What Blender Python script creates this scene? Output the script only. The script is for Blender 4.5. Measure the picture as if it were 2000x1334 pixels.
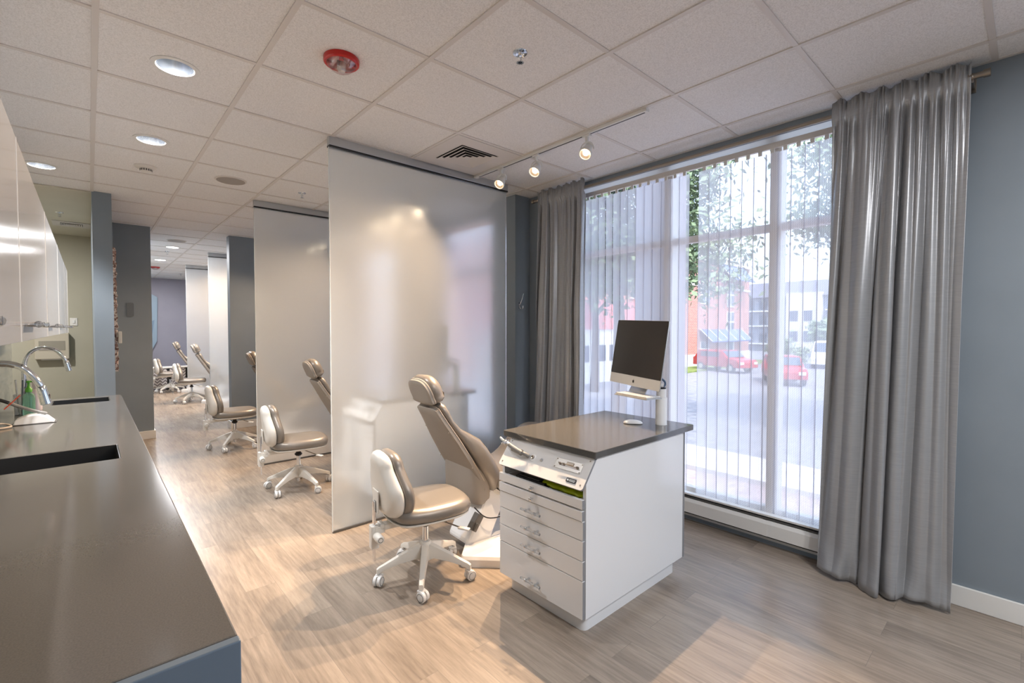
import bpy, bmesh, math, random
from mathutils import Vector, Matrix, noise
random.seed(7)
for o in list(bpy.data.objects): bpy.data.objects.remove(o)
sc = bpy.context.scene
C = sc.collection
PI = math.pi

# ------------------------------------------------------------------ camera
CAMZ, CEIL = 1.44, 2.761
cd = bpy.data.cameras.new('camera'); cam = bpy.data.objects.new('camera', cd); C.objects.link(cam)
cd.sensor_width = 36; cd.lens = 914.8 * 36 / 2000; cd.clip_start = 0.02; cd.clip_end = 400
yaw, pit = 0.7342, 0.0277
fw = Vector((math.sin(yaw)*math.cos(pit), math.cos(yaw)*math.cos(pit), -math.sin(pit)))
cam.location = (0, 0, CAMZ); cam.rotation_euler = fw.to_track_quat('-Z', 'Y').to_euler()
sc.camera = cam

# ------------------------------------------------------------------ exposure, world, sun
sc.view_settings.view_transform = 'Standard'; sc.view_settings.look = 'None'
sc.view_settings.gamma = 1; sc.view_settings.use_curve_mapping = False
sc.view_settings.exposure = 1.06
cy = sc.cycles
cy.use_denoising = True; cy.max_bounces = 12; cy.diffuse_bounces = 6; cy.glossy_bounces = 4
cy.transmission_bounces = 8; cy.transparent_max_bounces = 16
cy.sample_clamp_indirect = 4.0; cy.caustics_refractive = True; cy.caustics_reflective = False
cy.blur_glossy = 0.5
w = bpy.data.worlds.new('sky'); sc.world = w; w.use_nodes = True
nt = w.node_tree; nt.nodes.clear()
sky = nt.nodes.new('ShaderNodeTexSky'); sky.sky_type = 'NISHITA'; sky.sun_disc = False
sky.sun_elevation = math.radians(55); sky.sun_rotation = math.radians(200); sky.dust_density = 3.0; sky.air_density = 1.0
bg = nt.nodes.new('ShaderNodeBackground'); bg.inputs[1].default_value = 0.41
mixw = nt.nodes.new('ShaderNodeMix'); mixw.data_type = 'RGBA'; mixw.inputs[0].default_value = 0.55
mixw.inputs[7].default_value = (3.4, 4.0, 5.2, 1)
wo = nt.nodes.new('ShaderNodeOutputWorld')
nt.links.new(sky.outputs[0], mixw.inputs[6]); nt.links.new(mixw.outputs[2], bg.inputs[0]); nt.links.new(bg.outputs[0], wo.inputs[0])
sd = bpy.data.lights.new('sun', 'SUN'); sun = bpy.data.objects.new('sun', sd); C.objects.link(sun)
sd.energy = 1.7; sd.angle = 0.01; sd.color = (1, 0.95, 0.88)
sun.rotation_euler = Vector((0.30, 0.50, -0.95)).to_track_quat('-Z', 'Y').to_euler()
# daylight sampling aid in each window opening (a portal only guides the sky's own light)
WINS = [(-2.3, -0.4), (0.55, 3.0), (4.0, 5.35), (6.1, 7.4), (8.1, 9.4), (10.2, 11.5), (12.3, 13.6)]  # first opening is unseen, added behind the camera to let in cool daylight
WZ0, WZ1 = 0.16, 2.80
for y0, y1 in WINS:
    ld = bpy.data.lights.new('window_portal', 'AREA'); lo = bpy.data.objects.new('window_portal', ld); C.objects.link(lo)
    ld.shape = 'RECTANGLE'; ld.size = y1-y0; ld.size_y = WZ1-WZ0; ld.cycles.is_portal = True
    lo.location = (3.52, (y0+y1)/2, (WZ0+WZ1)/2); lo.rotation_euler = (PI/2, 0, PI/2)
WARM = (1.0, 0.71, 0.46)
NEUT = (0.98, 0.98, 1.0)

# ------------------------------------------------------------------ materials
def lin(c):
    return tuple(((v/255)/12.92 if v/255 <= 0.04045 else ((v/255+0.055)/1.055)**2.4) for v in c) + (1,)
def mat(name, col, rough=0.5, metal=0.0, **kw):
    m = bpy.data.materials.new(name); m.use_nodes = True
    b = m.node_tree.nodes['Principled BSDF']
    b.inputs['Base Color'].default_value = lin(col) if max(col) > 1 else tuple(col)+(1,)
    b.inputs['Roughness'].default_value = rough; b.inputs['Metallic'].default_value = metal
    for k, v in kw.items(): b.inputs[k.replace('_', ' ')].default_value = v
    return m
def N(m, t): return m.node_tree.nodes.new(t)
def L(m, a, b): m.node_tree.links.new(a, b)
def coords(m, scale=(1, 1, 1), world=True):
    g = N(m, 'ShaderNodeNewGeometry') if world else N(m, 'ShaderNodeTexCoord')
    mp = N(m, 'ShaderNodeMapping'); mp.inputs['Scale'].default_value = scale
    L(m, g.outputs['Position' if world else 'Object'], mp.inputs['Vector'])
    return mp.outputs[0]
def noise_col(m, c1, c2, scale, vec=None, detail=4, lo=0.35, hi=0.65):
    n = N(m, 'ShaderNodeTexNoise'); n.inputs['Scale'].default_value = scale; n.inputs['Detail'].default_value = detail
    L(m, vec or coords(m), n.inputs['Vector'])
    r = N(m, 'ShaderNodeValToRGB'); r.color_ramp.elements[0].position = lo; r.color_ramp.elements[1].position = hi
    r.color_ramp.elements[0].color = lin(c1); r.color_ramp.elements[1].color = lin(c2)
    L(m, n.outputs[0], r.inputs[0]); return r.outputs[0], n
def bump(m, h, strength=0.2, dist=0.01):
    b = N(m, 'ShaderNodeBump'); b.inputs['Strength'].default_value = strength; b.inputs['Distance'].default_value = dist
    L(m, h, b.inputs['Height']); L(m, b.outputs[0], m.node_tree.nodes['Principled BSDF'].inputs['Normal'])
def bc(m): return m.node_tree.nodes['Principled BSDF'].inputs['Base Color']

def wall_mat(name, c):
    m = mat(name, c, 0.55)
    o, n = noise_col(m, tuple(v-2 for v in c), tuple(v+2 for v in c), 3); L(m, o, bc(m))
    n2 = N(m, 'ShaderNodeTexNoise'); n2.inputs['Scale'].default_value = 260; L(m, coords(m), n2.inputs['Vector']); bump(m, n2.outputs[0], 0.08, 0.002)
    return m
M = {}
M['wall'] = wall_mat('slate_blue_paint', (129, 139, 147))
M['wall_purple'] = wall_mat('lilac_grey_paint', (150, 146, 156))
M['wall_beige'] = wall_mat('beige_paint', (176, 170, 150))
M['trim'] = mat('white_trim', (225, 224, 220), 0.4)
M['gyp'] = wall_mat('cream_ceiling_paint', (206, 200, 182))
# ceiling tile: speckled mineral fibre
m = M['tile'] = mat('ceiling_tile', (205, 200, 194), 0.9)
o, n = noise_col(m, (216, 214, 211), (238, 236, 234), 190, detail=3, lo=0.3, hi=0.6); L(m, o, bc(m)); bump(m, n.outputs[0], 0.35, 0.003)
M['tbar'] = mat('ceiling_grid_metal', (214, 208, 202), 0.45)
# floor: vinyl planks along y
m = M['floor'] = mat('wood_plank_floor', (140, 125, 108), 0.27)
br = N(m, 'ShaderNodeTexBrick'); br.offset = 0.37; br.inputs['Scale'].default_value = 1
br.inputs['Brick Width'].default_value = 1.2; br.inputs['Row Height'].default_value = 0.152; br.inputs['Mortar Size'].default_value = 0.0008
br.inputs['Color1'].default_value = (0.0, 0, 0, 1); br.inputs['Color2'].default_value = (1, 1, 1, 1); br.inputs['Mortar'].default_value = (0.3, 0.3, 0.3, 1)
g = N(m, 'ShaderNodeNewGeometry'); mp = N(m, 'ShaderNodeMapping'); mp.inputs['Rotation'].default_value = (0, 0, PI/2); L(m, g.outputs['Position'], mp.inputs[0]); L(m, mp.outputs[0], br.inputs['Vector'])
off = N(m, 'ShaderNodeVectorMath'); off.operation = 'MULTIPLY_ADD'; off.inputs[1].default_value = (7, 7, 7)
L(m, br.outputs['Color'], off.inputs[0]); L(m, g.outputs['Position'], off.inputs[2])
mp2 = N(m, 'ShaderNodeMapping'); mp2.inputs['Scale'].default_value = (60, 4.5, 1); L(m, off.outputs[0], mp2.inputs[0])
n1 = N(m, 'ShaderNodeTexNoise'); n1.inputs['Scale'].default_value = 1.0; n1.inputs['Detail'].default_value = 7; n1.inputs['Roughness'].default_value = 0.65; L(m, mp2.outputs[0], n1.inputs['Vector'])
mp3 = N(m, 'ShaderNodeMapping'); mp3.inputs['Scale'].default_value = (5, 1.3, 1); L(m, off.outputs[0], mp3.inputs[0])
n2 = N(m, 'ShaderNodeTexNoise'); n2.inputs['Scale'].default_value = 1.0; n2.inputs['Detail'].default_value = 3; L(m, mp3.outputs[0], n2.inputs['Vector'])
ad = N(m, 'ShaderNodeMath'); ad.operation = 'ADD'; L(m, n1.outputs[0], ad.inputs[0]); L(m, n2.outputs[0], ad.inputs[1])
ad2 = N(m, 'ShaderNodeMath'); ad2.operation = 'MULTIPLY_ADD'; ad2.inputs[1].default_value = 0.06; L(m, br.outputs['Color'], ad2.inputs[0]); L(m, ad.outputs[0], ad2.inputs[2])
cr = N(m, 'ShaderNodeValToRGB'); e = cr.color_ramp.elements; e[0].position = 0.78; e[0].color = lin((112, 101, 90)); e[1].position = 1.30; e[1].color = lin((186, 174, 158))
e2 = cr.color_ramp.elements.new(1.0); e2.color = lin((152, 140, 125))
sc1 = N(m, 'ShaderNodeMath'); sc1.operation = 'MULTIPLY'; sc1.inputs[1].default_value = 0.7; L(m, ad2.outputs[0], sc1.inputs[0])
for el, p in zip(cr.color_ramp.elements, (0.50, 0.72, 0.92)): el.position = p
cr.color_ramp.elements[0].color = lin((116, 105, 94)); cr.color_ramp.elements[1].color = lin((140, 127, 114)); cr.color_ramp.elements[2].color = lin((158, 145, 130))
L(m, sc1.outputs[0], cr.inputs[0])
mx = N(m, 'ShaderNodeMix'); mx.data_type = 'RGBA'; L(m, br.outputs['Fac'], mx.inputs[0]); L(m, cr.outputs[0], mx.inputs[6]); mx.inputs[7].default_value = lin((118, 110, 102))
L(m, mx.outputs[2], bc(m)); bump(m, n1.outputs[0], 0.12, 0.002)
# stone worktops
m = M['quartz'] = mat('grey_quartz', (118, 113, 106), 0.13, Specular_IOR_Level=0.6)
o, n = noise_col(m, (78, 77, 75), (86, 84, 81), 320, detail=2); L(m, o, bc(m))
M['gloss_white'] = mat('gloss_white_laminate', (226, 226, 226), 0.12)
M['cab_grey'] = mat('gloss_light_grey_laminate', (152, 157, 164), 0.12)
M['slate_panel'] = mat('slate_blue_laminate', (84, 98, 112), 0.4)
M['edge'] = mat('grey_edge_band', (130, 130, 132), 0.5)
M['black'] = mat('black_plastic', (22, 22, 24), 0.35)
M['dark'] = mat('dark_cavity', (30, 29, 28), 0.7)
M['darkgrey'] = mat('dark_grey_plastic', (84, 82, 80), 0.5)
M['alu'] = mat('brushed_aluminium', (196, 200, 203), 0.32, 1.0)
M['chrome'] = mat('chrome', (225, 228, 232), 0.07, 1.0)
M['steel'] = mat('satin_nickel', (150, 142, 132), 0.32, 1.0)
M['cream'] = mat('cream_plastic', (222, 218, 210), 0.33)
M['castwhite'] = mat('white_caster_plastic', (228, 227, 225), 0.3)
M['white'] = mat('white_enamel', (232, 232, 232), 0.28)
m = M['vinyl'] = mat('taupe_vinyl', (136, 129, 121), 0.36, Specular_IOR_Level=0.55, Metallic=0.35)
o, n = noise_col(m, (132, 125, 117), (140, 133, 125), 500); L(m, o, bc(m)); bump(m, n.outputs[0], 0.15, 0.001)
m = M['vinylmatte'] = mat('taupe_back_shell', (150, 143, 135), 0.5)
M['pipe'] = mat('light_piping', (185, 172, 160), 0.5)
M['black_sink'] = mat('black_composite_sink', (34, 36, 39), 0.4)
# frosted panel
m = M['frost'] = mat('frosted_acrylic', (246, 251, 254), 0.38, Transmission_Weight=1.0, IOR=1.15)
b = m.node_tree.nodes['Principled BSDF']; tr = N(m, 'ShaderNodeBsdfTranslucent'); tr.inputs[0].default_value = (0.96, 0.98, 0.99, 1)
df = N(m, 'ShaderNodeBsdfDiffuse'); df.inputs[0].default_value = (0.93, 0.95, 0.96, 1)
ms0 = N(m, 'ShaderNodeMixShader'); ms0.inputs[0].default_value = 0.45; L(m, tr.outputs[0], ms0.inputs[1]); L(m, df.outputs[0], ms0.inputs[2])
ms = N(m, 'ShaderNodeMixShader'); ms.inputs[0].default_value = 0.26; L(m, b.outputs[0], ms.inputs[1]); L(m, ms0.outputs[0], ms.inputs[2])
L(m, ms.outputs[0], m.node_tree.nodes['Material Output'].inputs[0])
M['glass'] = None
def clear_mat(name, tint=(1, 1, 1), refl=0.06, rough=0.0):
    m = bpy.data.materials.new(name); m.use_nodes = True; t = m.node_tree; t.nodes.clear()
    a = N(m, 'ShaderNodeBsdfTransparent'); a.inputs[0].default_value = tint+(1,); g = N(m, 'ShaderNodeBsdfGlossy'); g.inputs['Roughness'].default_value = rough
    s = N(m, 'ShaderNodeMixShader'); s.inputs[0].default_value = refl; o = N(m, 'ShaderNodeOutputMaterial')
    L(m, a.outputs[0], s.inputs[1]); L(m, g.outputs[0], s.inputs[2]); L(m, s.outputs[0], o.inputs[0]); return m
M['glass'] = clear_mat('window_glass', (0.96, 0.98, 0.98), 0.04)
M['acrylic'] = mat('clear_acrylic', (235, 238, 240), 0.05, Transmission_Weight=0.85, IOR=1.45)
M['lens'] = clear_mat('clear_lens', (0.92, 0.85, 0.85), 0.18, 0.05)
# blind fabric: open weave with fine vertical ribs
m = M['vane'] = bpy.data.materials.new('blind_fabric'); m.use_nodes = True; m.node_tree.nodes.clear()
a = N(m, 'ShaderNodeBsdfTransparent'); t1 = N(m, 'ShaderNodeBsdfTranslucent'); t1.inputs[0].default_value = (0.90, 0.89, 0.93, 1)
d1 = N(m, 'ShaderNodeBsdfDiffuse'); d1.inputs[0].default_value = (0.82, 0.81, 0.82, 1)
s1 = N(m, 'ShaderNodeMixShader'); s1.inputs[0].default_value = 0.35; L(m, t1.outputs[0], s1.inputs[1]); L(m, d1.outputs[0], s1.inputs[2])
uvc = coords(m, (1, 1, 1))
wv = N(m, 'ShaderNodeTexWave'); wv.bands_direction = 'Y'; wv.inputs['Scale'].default_value = 26; wv.inputs['Distortion'].default_value = 0.0; L(m, uvc, wv.inputs['Vector'])
wv2 = N(m, 'ShaderNodeTexWave'); wv2.bands_direction = 'DIAGONAL'; wv2.inputs['Scale'].default_value = 40; L(m, uvc, wv2.inputs['Vector'])
mm = N(m, 'ShaderNodeMath'); mm.operation = 'ADD'; L(m, wv.outputs['Fac'], mm.inputs[0]); L(m, wv2.outputs['Fac'], mm.inputs[1])
mr = N(m, 'ShaderNodeMapRange'); mr.inputs['From Max'].default_value = 2; mr.inputs['To Min'].default_value = 0.46; mr.inputs['To Max'].default_value = 0.68; L(m, mm.outputs[0], mr.inputs[0])
s2 = N(m, 'ShaderNodeMixShader'); L(m, mr.outputs[0], s2.inputs[0]); L(m, a.outputs[0], s2.inputs[1]); L(m, s1.outputs[0], s2.inputs[2])
o = N(m, 'ShaderNodeOutputMaterial'); L(m, s2.outputs[0], o.inputs[0])
M['fascia'] = bpy.data.materials.new('translucent_white_fascia'); m = M['fascia']; m.use_nodes = True; m.node_tree.nodes.clear()
t1 = N(m, 'ShaderNodeBsdfTranslucent'); t1.inputs[0].default_value = (0.92, 0.92, 0.92, 1); d1 = N(m, 'ShaderNodeBsdfDiffuse'); d1.inputs[0].default_value = (0.85, 0.85, 0.85, 1)
s1 = N(m, 'ShaderNodeMixShader'); s1.inputs[0].default_value = 0.3; L(m, t1.outputs[0], s1.inputs[1]); L(m, d1.outputs[0], s1.inputs[2]); o = N(m, 'ShaderNodeOutputMaterial'); L(m, s1.outputs[0], o.inputs[0])
m = M['overlap_shade'] = bpy.data.materials.new('blind_overlap_shade'); m.use_nodes = True; m.node_tree.nodes.clear()  # grey edge strips painted for the darker lines where vanes overlap
t1 = N(m, 'ShaderNodeBsdfTranslucent'); t1.inputs[0].default_value = (0.50, 0.49, 0.53, 1); d1 = N(m, 'ShaderNodeBsdfDiffuse'); d1.inputs[0].default_value = (0.7, 0.7, 0.72, 1)
s1 = N(m, 'ShaderNodeMixShader'); s1.inputs[0].default_value = 0.3; L(m, t1.outputs[0], s1.inputs[1]); L(m, d1.outputs[0], s1.inputs[2]); o = N(m, 'ShaderNodeOutputMaterial'); L(m, s1.outputs[0], o.inputs[0])
# curtain silk
m = M['silk'] = mat('silver_silk', (140, 141, 143), 0.36, Specular_IOR_Level=0.9, Sheen_Weight=0.25, Metallic=0.35)
vv = coords(m, (25, 25, 500)); n = N(m, 'ShaderNodeTexNoise'); n.inputs['Scale'].default_value = 1; n.inputs['Detail'].default_value = 2; L(m, vv, n.inputs['Vector'])
vv2 = coords(m, (14, 14, 420)); n3 = N(m, 'ShaderNodeTexNoise'); n3.inputs['Scale'].default_value = 1; L(m, vv2, n3.inputs['Vector'])
r = N(m, 'ShaderNodeValToRGB'); r.color_ramp.elements[0].position = 0.25; r.color_ramp.elements[1].position = 0.75; r.color_ramp.elements[0].color = lin((150, 152, 155)); r.color_ramp.elements[1].color = lin((166, 167, 169))
L(m, n3.outputs[0], r.inputs[0]); L(m, r.outputs[0], bc(m)); bump(m, n.outputs[0], 0.06, 0.001)
# mosaic
m = M['mosaic'] = mat('green_grey_glass_mosaic', (120, 132, 130), 0.15)
b2 = N(m, 'ShaderNodeTexBrick'); b2.inputs['Scale'].default_value = 1; b2.inputs['Brick Width'].default_value = 0.06; b2.inputs['Row Height'].default_value = 0.025; b2.inputs['Mortar Size'].default_value = 0.0015
b2.inputs['Color1'].default_value = lin((104, 116, 114)); b2.inputs['Color2'].default_value = lin((142, 152, 150)); b2.inputs['Mortar'].default_value = lin((160, 162, 160))
g = N(m, 'ShaderNodeNewGeometry'); sx = N(m, 'ShaderNodeSeparateXYZ'); cx = N(m, 'ShaderNodeCombineXYZ'); L(m, g.outputs['Position'], sx.inputs[0]); L(m, sx.outputs[1], cx.inputs[0]); L(m, sx.outputs[2], cx.inputs[1]); L(m, cx.outputs[0], b2.inputs['Vector']); L(m, b2.outputs['Color'], bc(m))
# emitters (lamps only)
def emis(name, col, s):
    m = bpy.data.materials.new(name); m.use_nodes = True; b = m.node_tree.nodes['Principled BSDF']
    b.inputs['Base Color'].default_value = col+(1,); b.inputs['Emission Color'].default_value = col+(1,); b.inputs['Emission Strength'].default_value = s; return m
M['bulb'] = emis('halogen_bulb', (1.0, 0.80, 0.55), 9)
M['led_dim'] = emis('can_lamp', (1.0, 0.95, 0.9), 1.6)
M['led'] = emis('downlight_lamp', (1.0, 0.93, 0.86), 3.0)

# ------------------------------------------------------------------ mesh helpers
def box(bm, x0, x1, y0, y1, z0, z1, T=None):
    vs = [bm.verts.new(Vector(p)) for p in ((x0,y0,z0),(x1,y0,z0),(x1,y1,z0),(x0,y1,z0),(x0,y0,z1),(x1,y0,z1),(x1,y1,z1),(x0,y1,z1))]
    for f in ((0,3,2,1),(4,5,6,7),(0,1,5,4),(1,2,6,5),(2,3,7,6),(3,0,4,7)): bm.faces.new([vs[i] for i in f])
    if T is not None:
        for v in vs: v.co = T @ v.co
    return vs
def loft(bm, rings, caps=True, closed=True):
    R = [[bm.verts.new(Vector(p)) for p in r] for r in rings]
    n = len(R[0])
    for a, b in zip(R, R[1:]):
        for i in range(n if closed else n-1):
            j = (i+1) % n
            try: bm.faces.new((a[i], a[j], b[j], b[i]))
            except ValueError: pass
    if caps and closed:
        bm.faces.new(R[0][::-1]); bm.faces.new(R[-1])
    return R
def tube(bm, pts, rad, seg=12, caps=True):
    pts = [Vector(p) for p in pts]; n = len(pts)
    rr = rad if isinstance(rad, (list, tuple)) else [rad]*n
    rings = []; prev = None
    for i, p in enumerate(pts):
        t = (pts[min(i+1, n-1)] - pts[max(i-1, 0)]).normalized()
        if prev is None:
            a = Vector((0, 0, 1)) if abs(t.z) < 0.9 else Vector((1, 0, 0)); u = t.cross(a).normalized()
        else: u = (prev - t*prev.dot(t)).normalized()
        prev = u; v = t.cross(u)
        rings.append([p + (u*math.cos(k*2*PI/seg) + v*math.sin(k*2*PI/seg))*rr[i] for k in range(seg)])
    loft(bm, rings, caps)
def lathe(bm, prof, T=None, seg=28):
    T = T or Matrix()
    rings = [[T @ Vector((r*math.cos(k*2*PI/seg), r*math.sin(k*2*PI/seg), z)) for k in range(seg)] for r, z in prof]
    loft(bm, rings, caps=True)
def prism(bm, poly, d0, d1, f):
    a = [bm.verts.new(f(u, v, d0)) for u, v in poly]; b = [bm.verts.new(f(u, v, d1)) for u, v in poly]
    bm.faces.new(a[::-1]); bm.faces.new(b)
    for i in range(len(poly)):
        j = (i+1) % len(poly); bm.faces.new((a[i], a[j], b[j], b[i]))
def spline(pts, n=8, closed=False):
    P = [Vector(p) for p in pts]; out = []; m = len(P)
    rng = range(m if closed else m-1)
    for i in rng:
        p0 = P[(i-1) % m] if closed or i > 0 else P[0]; p1 = P[i]; p2 = P[(i+1) % m]; p3 = P[(i+2) % m] if closed or i+2 < m else P[-1]
        for k in range(n):
            t = k/n; out.append(0.5*((2*p1)+(-p0+p2)*t+(2*p0-5*p1+4*p2-p3)*t*t+(-p0+3*p1-3*p2+p3)*t**3))
    if not closed: out.append(P[-1])
    return out
def inset(poly, d):
    n = len(poly); out = []
    for i in range(n):
        a, b = poly[i-1], poly[(i+1) % n]; t = (b-a); nn = Vector((t.y, -t.x)).normalized(); out.append(poly[i]-nn*d)
    return out
def pad(bm, poly, prof, F, dome0=0.0, dome1=0.0):
    """poly: ccw 2D outline; prof: list of (inset, w); F maps (u,v,w) to 3D. Domed end caps."""
    c = sum(poly, Vector((0, 0)))/len(poly); rings = []
    first = inset(poly, prof[0][0]); last = inset(poly, prof[-1][0])
    for s in (0.05, 0.3, 0.6, 0.85): rings.append([F(*(c+(p-c)*s), prof[0][1]-dome0*(1-s*s)) for p in first])
    for d, w_ in prof: rings.append([F(*p, w_) for p in inset(poly, d)])
    for s in (0.85, 0.6, 0.3, 0.05): rings.append([F(*(c+(p-c)*s), prof[-1][1]+dome1*(1-s*s)) for p in last])
    loft(bm, rings)
def rrect(hu, hv, r, n=4):
    out = []
    for cx_, cy_, a0 in ((hu-r, hv-r, 0), (-hu+r, hv-r, PI/2), (-hu+r, -hv+r, PI), (hu-r, -hv+r, 1.5*PI)):
        for k in range(n+1): a = a0+k*PI/2/n; out.append(Vector((cx_+r*math.cos(a), cy_+r*math.sin(a))))
    return out
def obj(name, bm, m, parent=None, smooth=False, bevel=0.0, sub=0, label=None, origin=None):
    bmesh.ops.recalc_face_normals(bm, faces=bm.faces)
    me = bpy.data.meshes.new(name); bm.to_mesh(me); bm.free()
    if origin is not None: me.transform(Matrix.Translation(-Vector(origin)))
    o = bpy.data.objects.new(name, me); C.objects.link(o)
    if origin is not None: o.location = origin
    me.materials.append(M[m] if isinstance(m, str) else m)
    if parent is not None: o.parent = parent
    if smooth:
        me.polygons.foreach_set('use_smooth', [True]*len(me.polygons))
        try: me.set_sharp_from_angle(angle=math.radians(smooth if smooth is not True else 50))
        except Exception: pass
    if bevel:
        b = o.modifiers.new('bevel', 'BEVEL'); b.width = bevel; b.segments = 2; b.limit_method = 'ANGLE'; b.harden_normals = False
    if sub:
        s = o.modifiers.new('sub', 'SUBSURF'); s.levels = s.render_levels = sub
    if label: o['label'] = label
    return o
def NB(): return bmesh.new()
def tag(o, label, cat, group=None):
    o['label'] = label; o['category'] = cat; o['kind'] = 'thing'
    if group: o['group'] = group
    return o
def thing(name, label, cat, loc=(0, 0, 0), rz=0, group=None):
    o = bpy.data.objects.new(name, None); C.objects.link(o); o.location = loc; o.rotation_euler = (0, 0, rz); o.empty_display_size = 0.1
    return tag(o, label, cat, group)
def struct(name, bm, m, **k):
    o = obj(name, bm, m, **k); o['kind'] = 'structure'; return o
def dup(root, loc=None, rz=None, label=None):
    def cp(o, par):
        c = o.copy(); C.objects.link(c)
        if par is not None: c.parent = par
        for ch in list(o.children): cp(ch, c)
        return c
    r = cp(root, None)
    if loc is not None: r.location = loc
    if rz is not None: r.rotation_euler = (0, 0, rz)
    if label: r['label'] = label
    return r
def light_area(name, loc, size, power, col, rot=(0, 0, 0), spread=PI):
    ld = bpy.data.lights.new(name, 'AREA'); lo = bpy.data.objects.new(name, ld); C.objects.link(lo)
    ld.shape = 'DISK'; ld.size = size; ld.energy = power; ld.color = col; ld.spread = spread
    lo.location = loc; lo.rotation_euler = rot; return lo

# ================================================================== STRUCTURE
X0, XW, YB, YF = -0.44, 3.34, -2.6, 15.4
GX, GY, SX, SY = 0.0434, 1.3805, 0.6096, 0.6179
bm = NB(); box(bm, -2.0, 3.5, YB, YF+0.2, -0.12, 0); struct('floor', bm, 'floor')
# ceiling with holes for three recessed cans
HOLES = {(0, 2): (0.348, 2.925), (0, 4): (0.348, 4.161), (-1, 6): (-0.262, 5.397)}
RH = 0.082
bm = NB()
def ceil_quad(x0, x1, y0, y1, z=CEIL):
    vs = [bm.verts.new((x, y, z)) for x, y in ((x0, y0), (x0, y1), (x1, y1), (x1, y0))]; bm.faces.new(vs)
for i in range(-1, 6):
    for j in range(-7, 23):
        x0 = GX+i*SX; x1 = x0+SX; y0 = GY+j*SY; y1 = y0+SY
        x0 = max(x0, X0); x1 = min(x1, XW)
        if x1-x0 < 0.01: continue
        if (i, j) in HOLES:
            hx, hy = HOLES[(i, j)]; n = 32; inn = []; out = []
            for k in range(n):
                a = k*2*PI/n+PI/4; dx, dy = math.cos(a), math.sin(a); s = min(((x1-hx) if dx > 0 else (hx-x0))/max(abs(dx), 1e-6), ((y1-hy) if dy > 0 else (hy-y0))/max(abs(dy), 1e-6))
                inn.append(bm.verts.new((hx+RH*dx, hy+RH*dy, CEIL))); out.append(bm.verts.new((hx+s*dx, hy+s*dy, CEIL)))
            for k in range(n): bm.faces.new((inn[k], inn[(k+1) % n], out[(k+1) % n], out[k]))
        else: ceil_quad(x0, x1, y0, y1)
me = bpy.data.meshes.new('ceiling'); bm.to_mesh(me); bm.free(); co = bpy.data.objects.new('ceiling', me); C.objects.link(co); me.materials.append(M['tile']); co['kind'] = 'structure'
bm = NB(); box(bm, -2.0, 3.6, YB-0.2, YF+0.3, 2.98, 3.25); o = struct('sun_block_slab', bm, 'gyp'); o.name = 'ceiling.001'  # unseen slab above the tiles, put in to block the sun
bm = NB(); box(bm, -2.0, X0, 5.1, 9.2, CEIL, CEIL+0.03); box(bm, X0, 0.04, 6.09, 9.2, CEIL-0.012, CEIL-0.002); struct('ceiling', bm, 'gyp')
bm = NB()
for i in range(0, 6): box(bm, GX+i*SX-0.012, GX+i*SX+0.012, YB, YF, CEIL-0.006, CEIL+0.004)
for j in range(-6, 23):
    box(bm, X0, XW, GY+j*SY-0.012, GY+j*SY+0.012, CEIL-0.0045, CEIL+0.003)
struct('trim_1', bm, 'tbar')
bm = NB(); box(bm, XW-0.02, XW, YB, YF, CEIL-0.004, CEIL+0.002); box(bm, X0, X0+0.02, YB, 5.1, CEIL-0.004, CEIL+0.002); struct('trim_2', bm, 'tbar')
# window wall with openings
bm = NB()
ys = [YB] + [v for w_ in WINS for v in w_] + [YF+0.2]
for a, b_ in zip(ys[0::2], ys[1::2]): box(bm, XW, XW+0.16, a, b_, 0, 3.0)
for a, b_ in WINS:
    box(bm, XW, XW+0.16, a, b_, 0, WZ0); box(bm, XW, XW+0.025, a, b_, 2.70, 3.0); box(bm, XW+0.025, XW+0.16, a, b_, WZ1, 3.0)
struct('wall_window', bm, 'wall')
bm = NB(); box(bm, 3.14, XW, 3.43, 3.8, 0, CEIL); struct('wall_pilaster', bm, 'wall')
bm = NB(); box(bm, 3.14, XW, 5.62, 5.95, 0, CEIL); struct('wall_pilaster', bm, 'wall')
bm = NB(); box(bm, 1.498, XW, 7.66, 7.82, 0, CEIL); struct('wall_divider', bm, 'wall')
bm = NB(); box(bm, X0-0.15, X0, YB, 5.1, 0, 3.0); box(bm, -2.1, X0-0.15, 4.95, 5.1, 0, 3.0); struct('wall_left', bm, 'wall')
bm = NB(); box(bm, -2.1, -1.95, 5.1, 9.2, 0, 3.0); box(bm, -1.95, 0.04, 9.07, 9.2, 0, 3.0); struct('wall_hall', bm, 'wall_beige')
bm = NB(); box(bm, 0.04, 0.185, 6.07, 7.7, 0, CEIL); struct('wall_stub', bm, 'wall')
bm = NB(); box(bm, 0.04, 0.612, 7.7, YF, 0, CEIL); struct('wall_aisle', bm, 'wall')
bm = NB(); box(bm, 0.0, XW+0.1, YF, YF+0.15, 0, 3.0); struct('wall_far', bm, 'wall_purple')
bm = NB(); box(bm, X0-0.15, XW+0.16, YB-0.15, YB, 0, 3.0); struct('wall_back', bm, 'wall')
def baseb(name, x0, x1, y0, y1):
    bm = NB(); box(bm, x0, x1, y0, y1, 0, 0.105); struct(name, bm, 'trim', bevel=0.003)
baseb('baseboard_window', XW-0.016, XW, YB, 0.50); baseb('baseboard_aisle', 0.19, 0.628, 7.684, 7.70); baseb('baseboard_aisle', 0.612, 0.628, 7.70, YF)
baseb('baseboard_far', 0.63, XW, YF-0.016, YF); baseb('baseboard_pilaster', 3.14, XW, 3.414, 3.43); baseb('baseboard_pilaster', 3.124, 3.14, 3.414, 3.8)
baseb('baseboard_divider', 1.482, 1.498, 7.644, 7.82); baseb('baseboard_divider', 1.498, XW, 7.644, 7.66)
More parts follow.
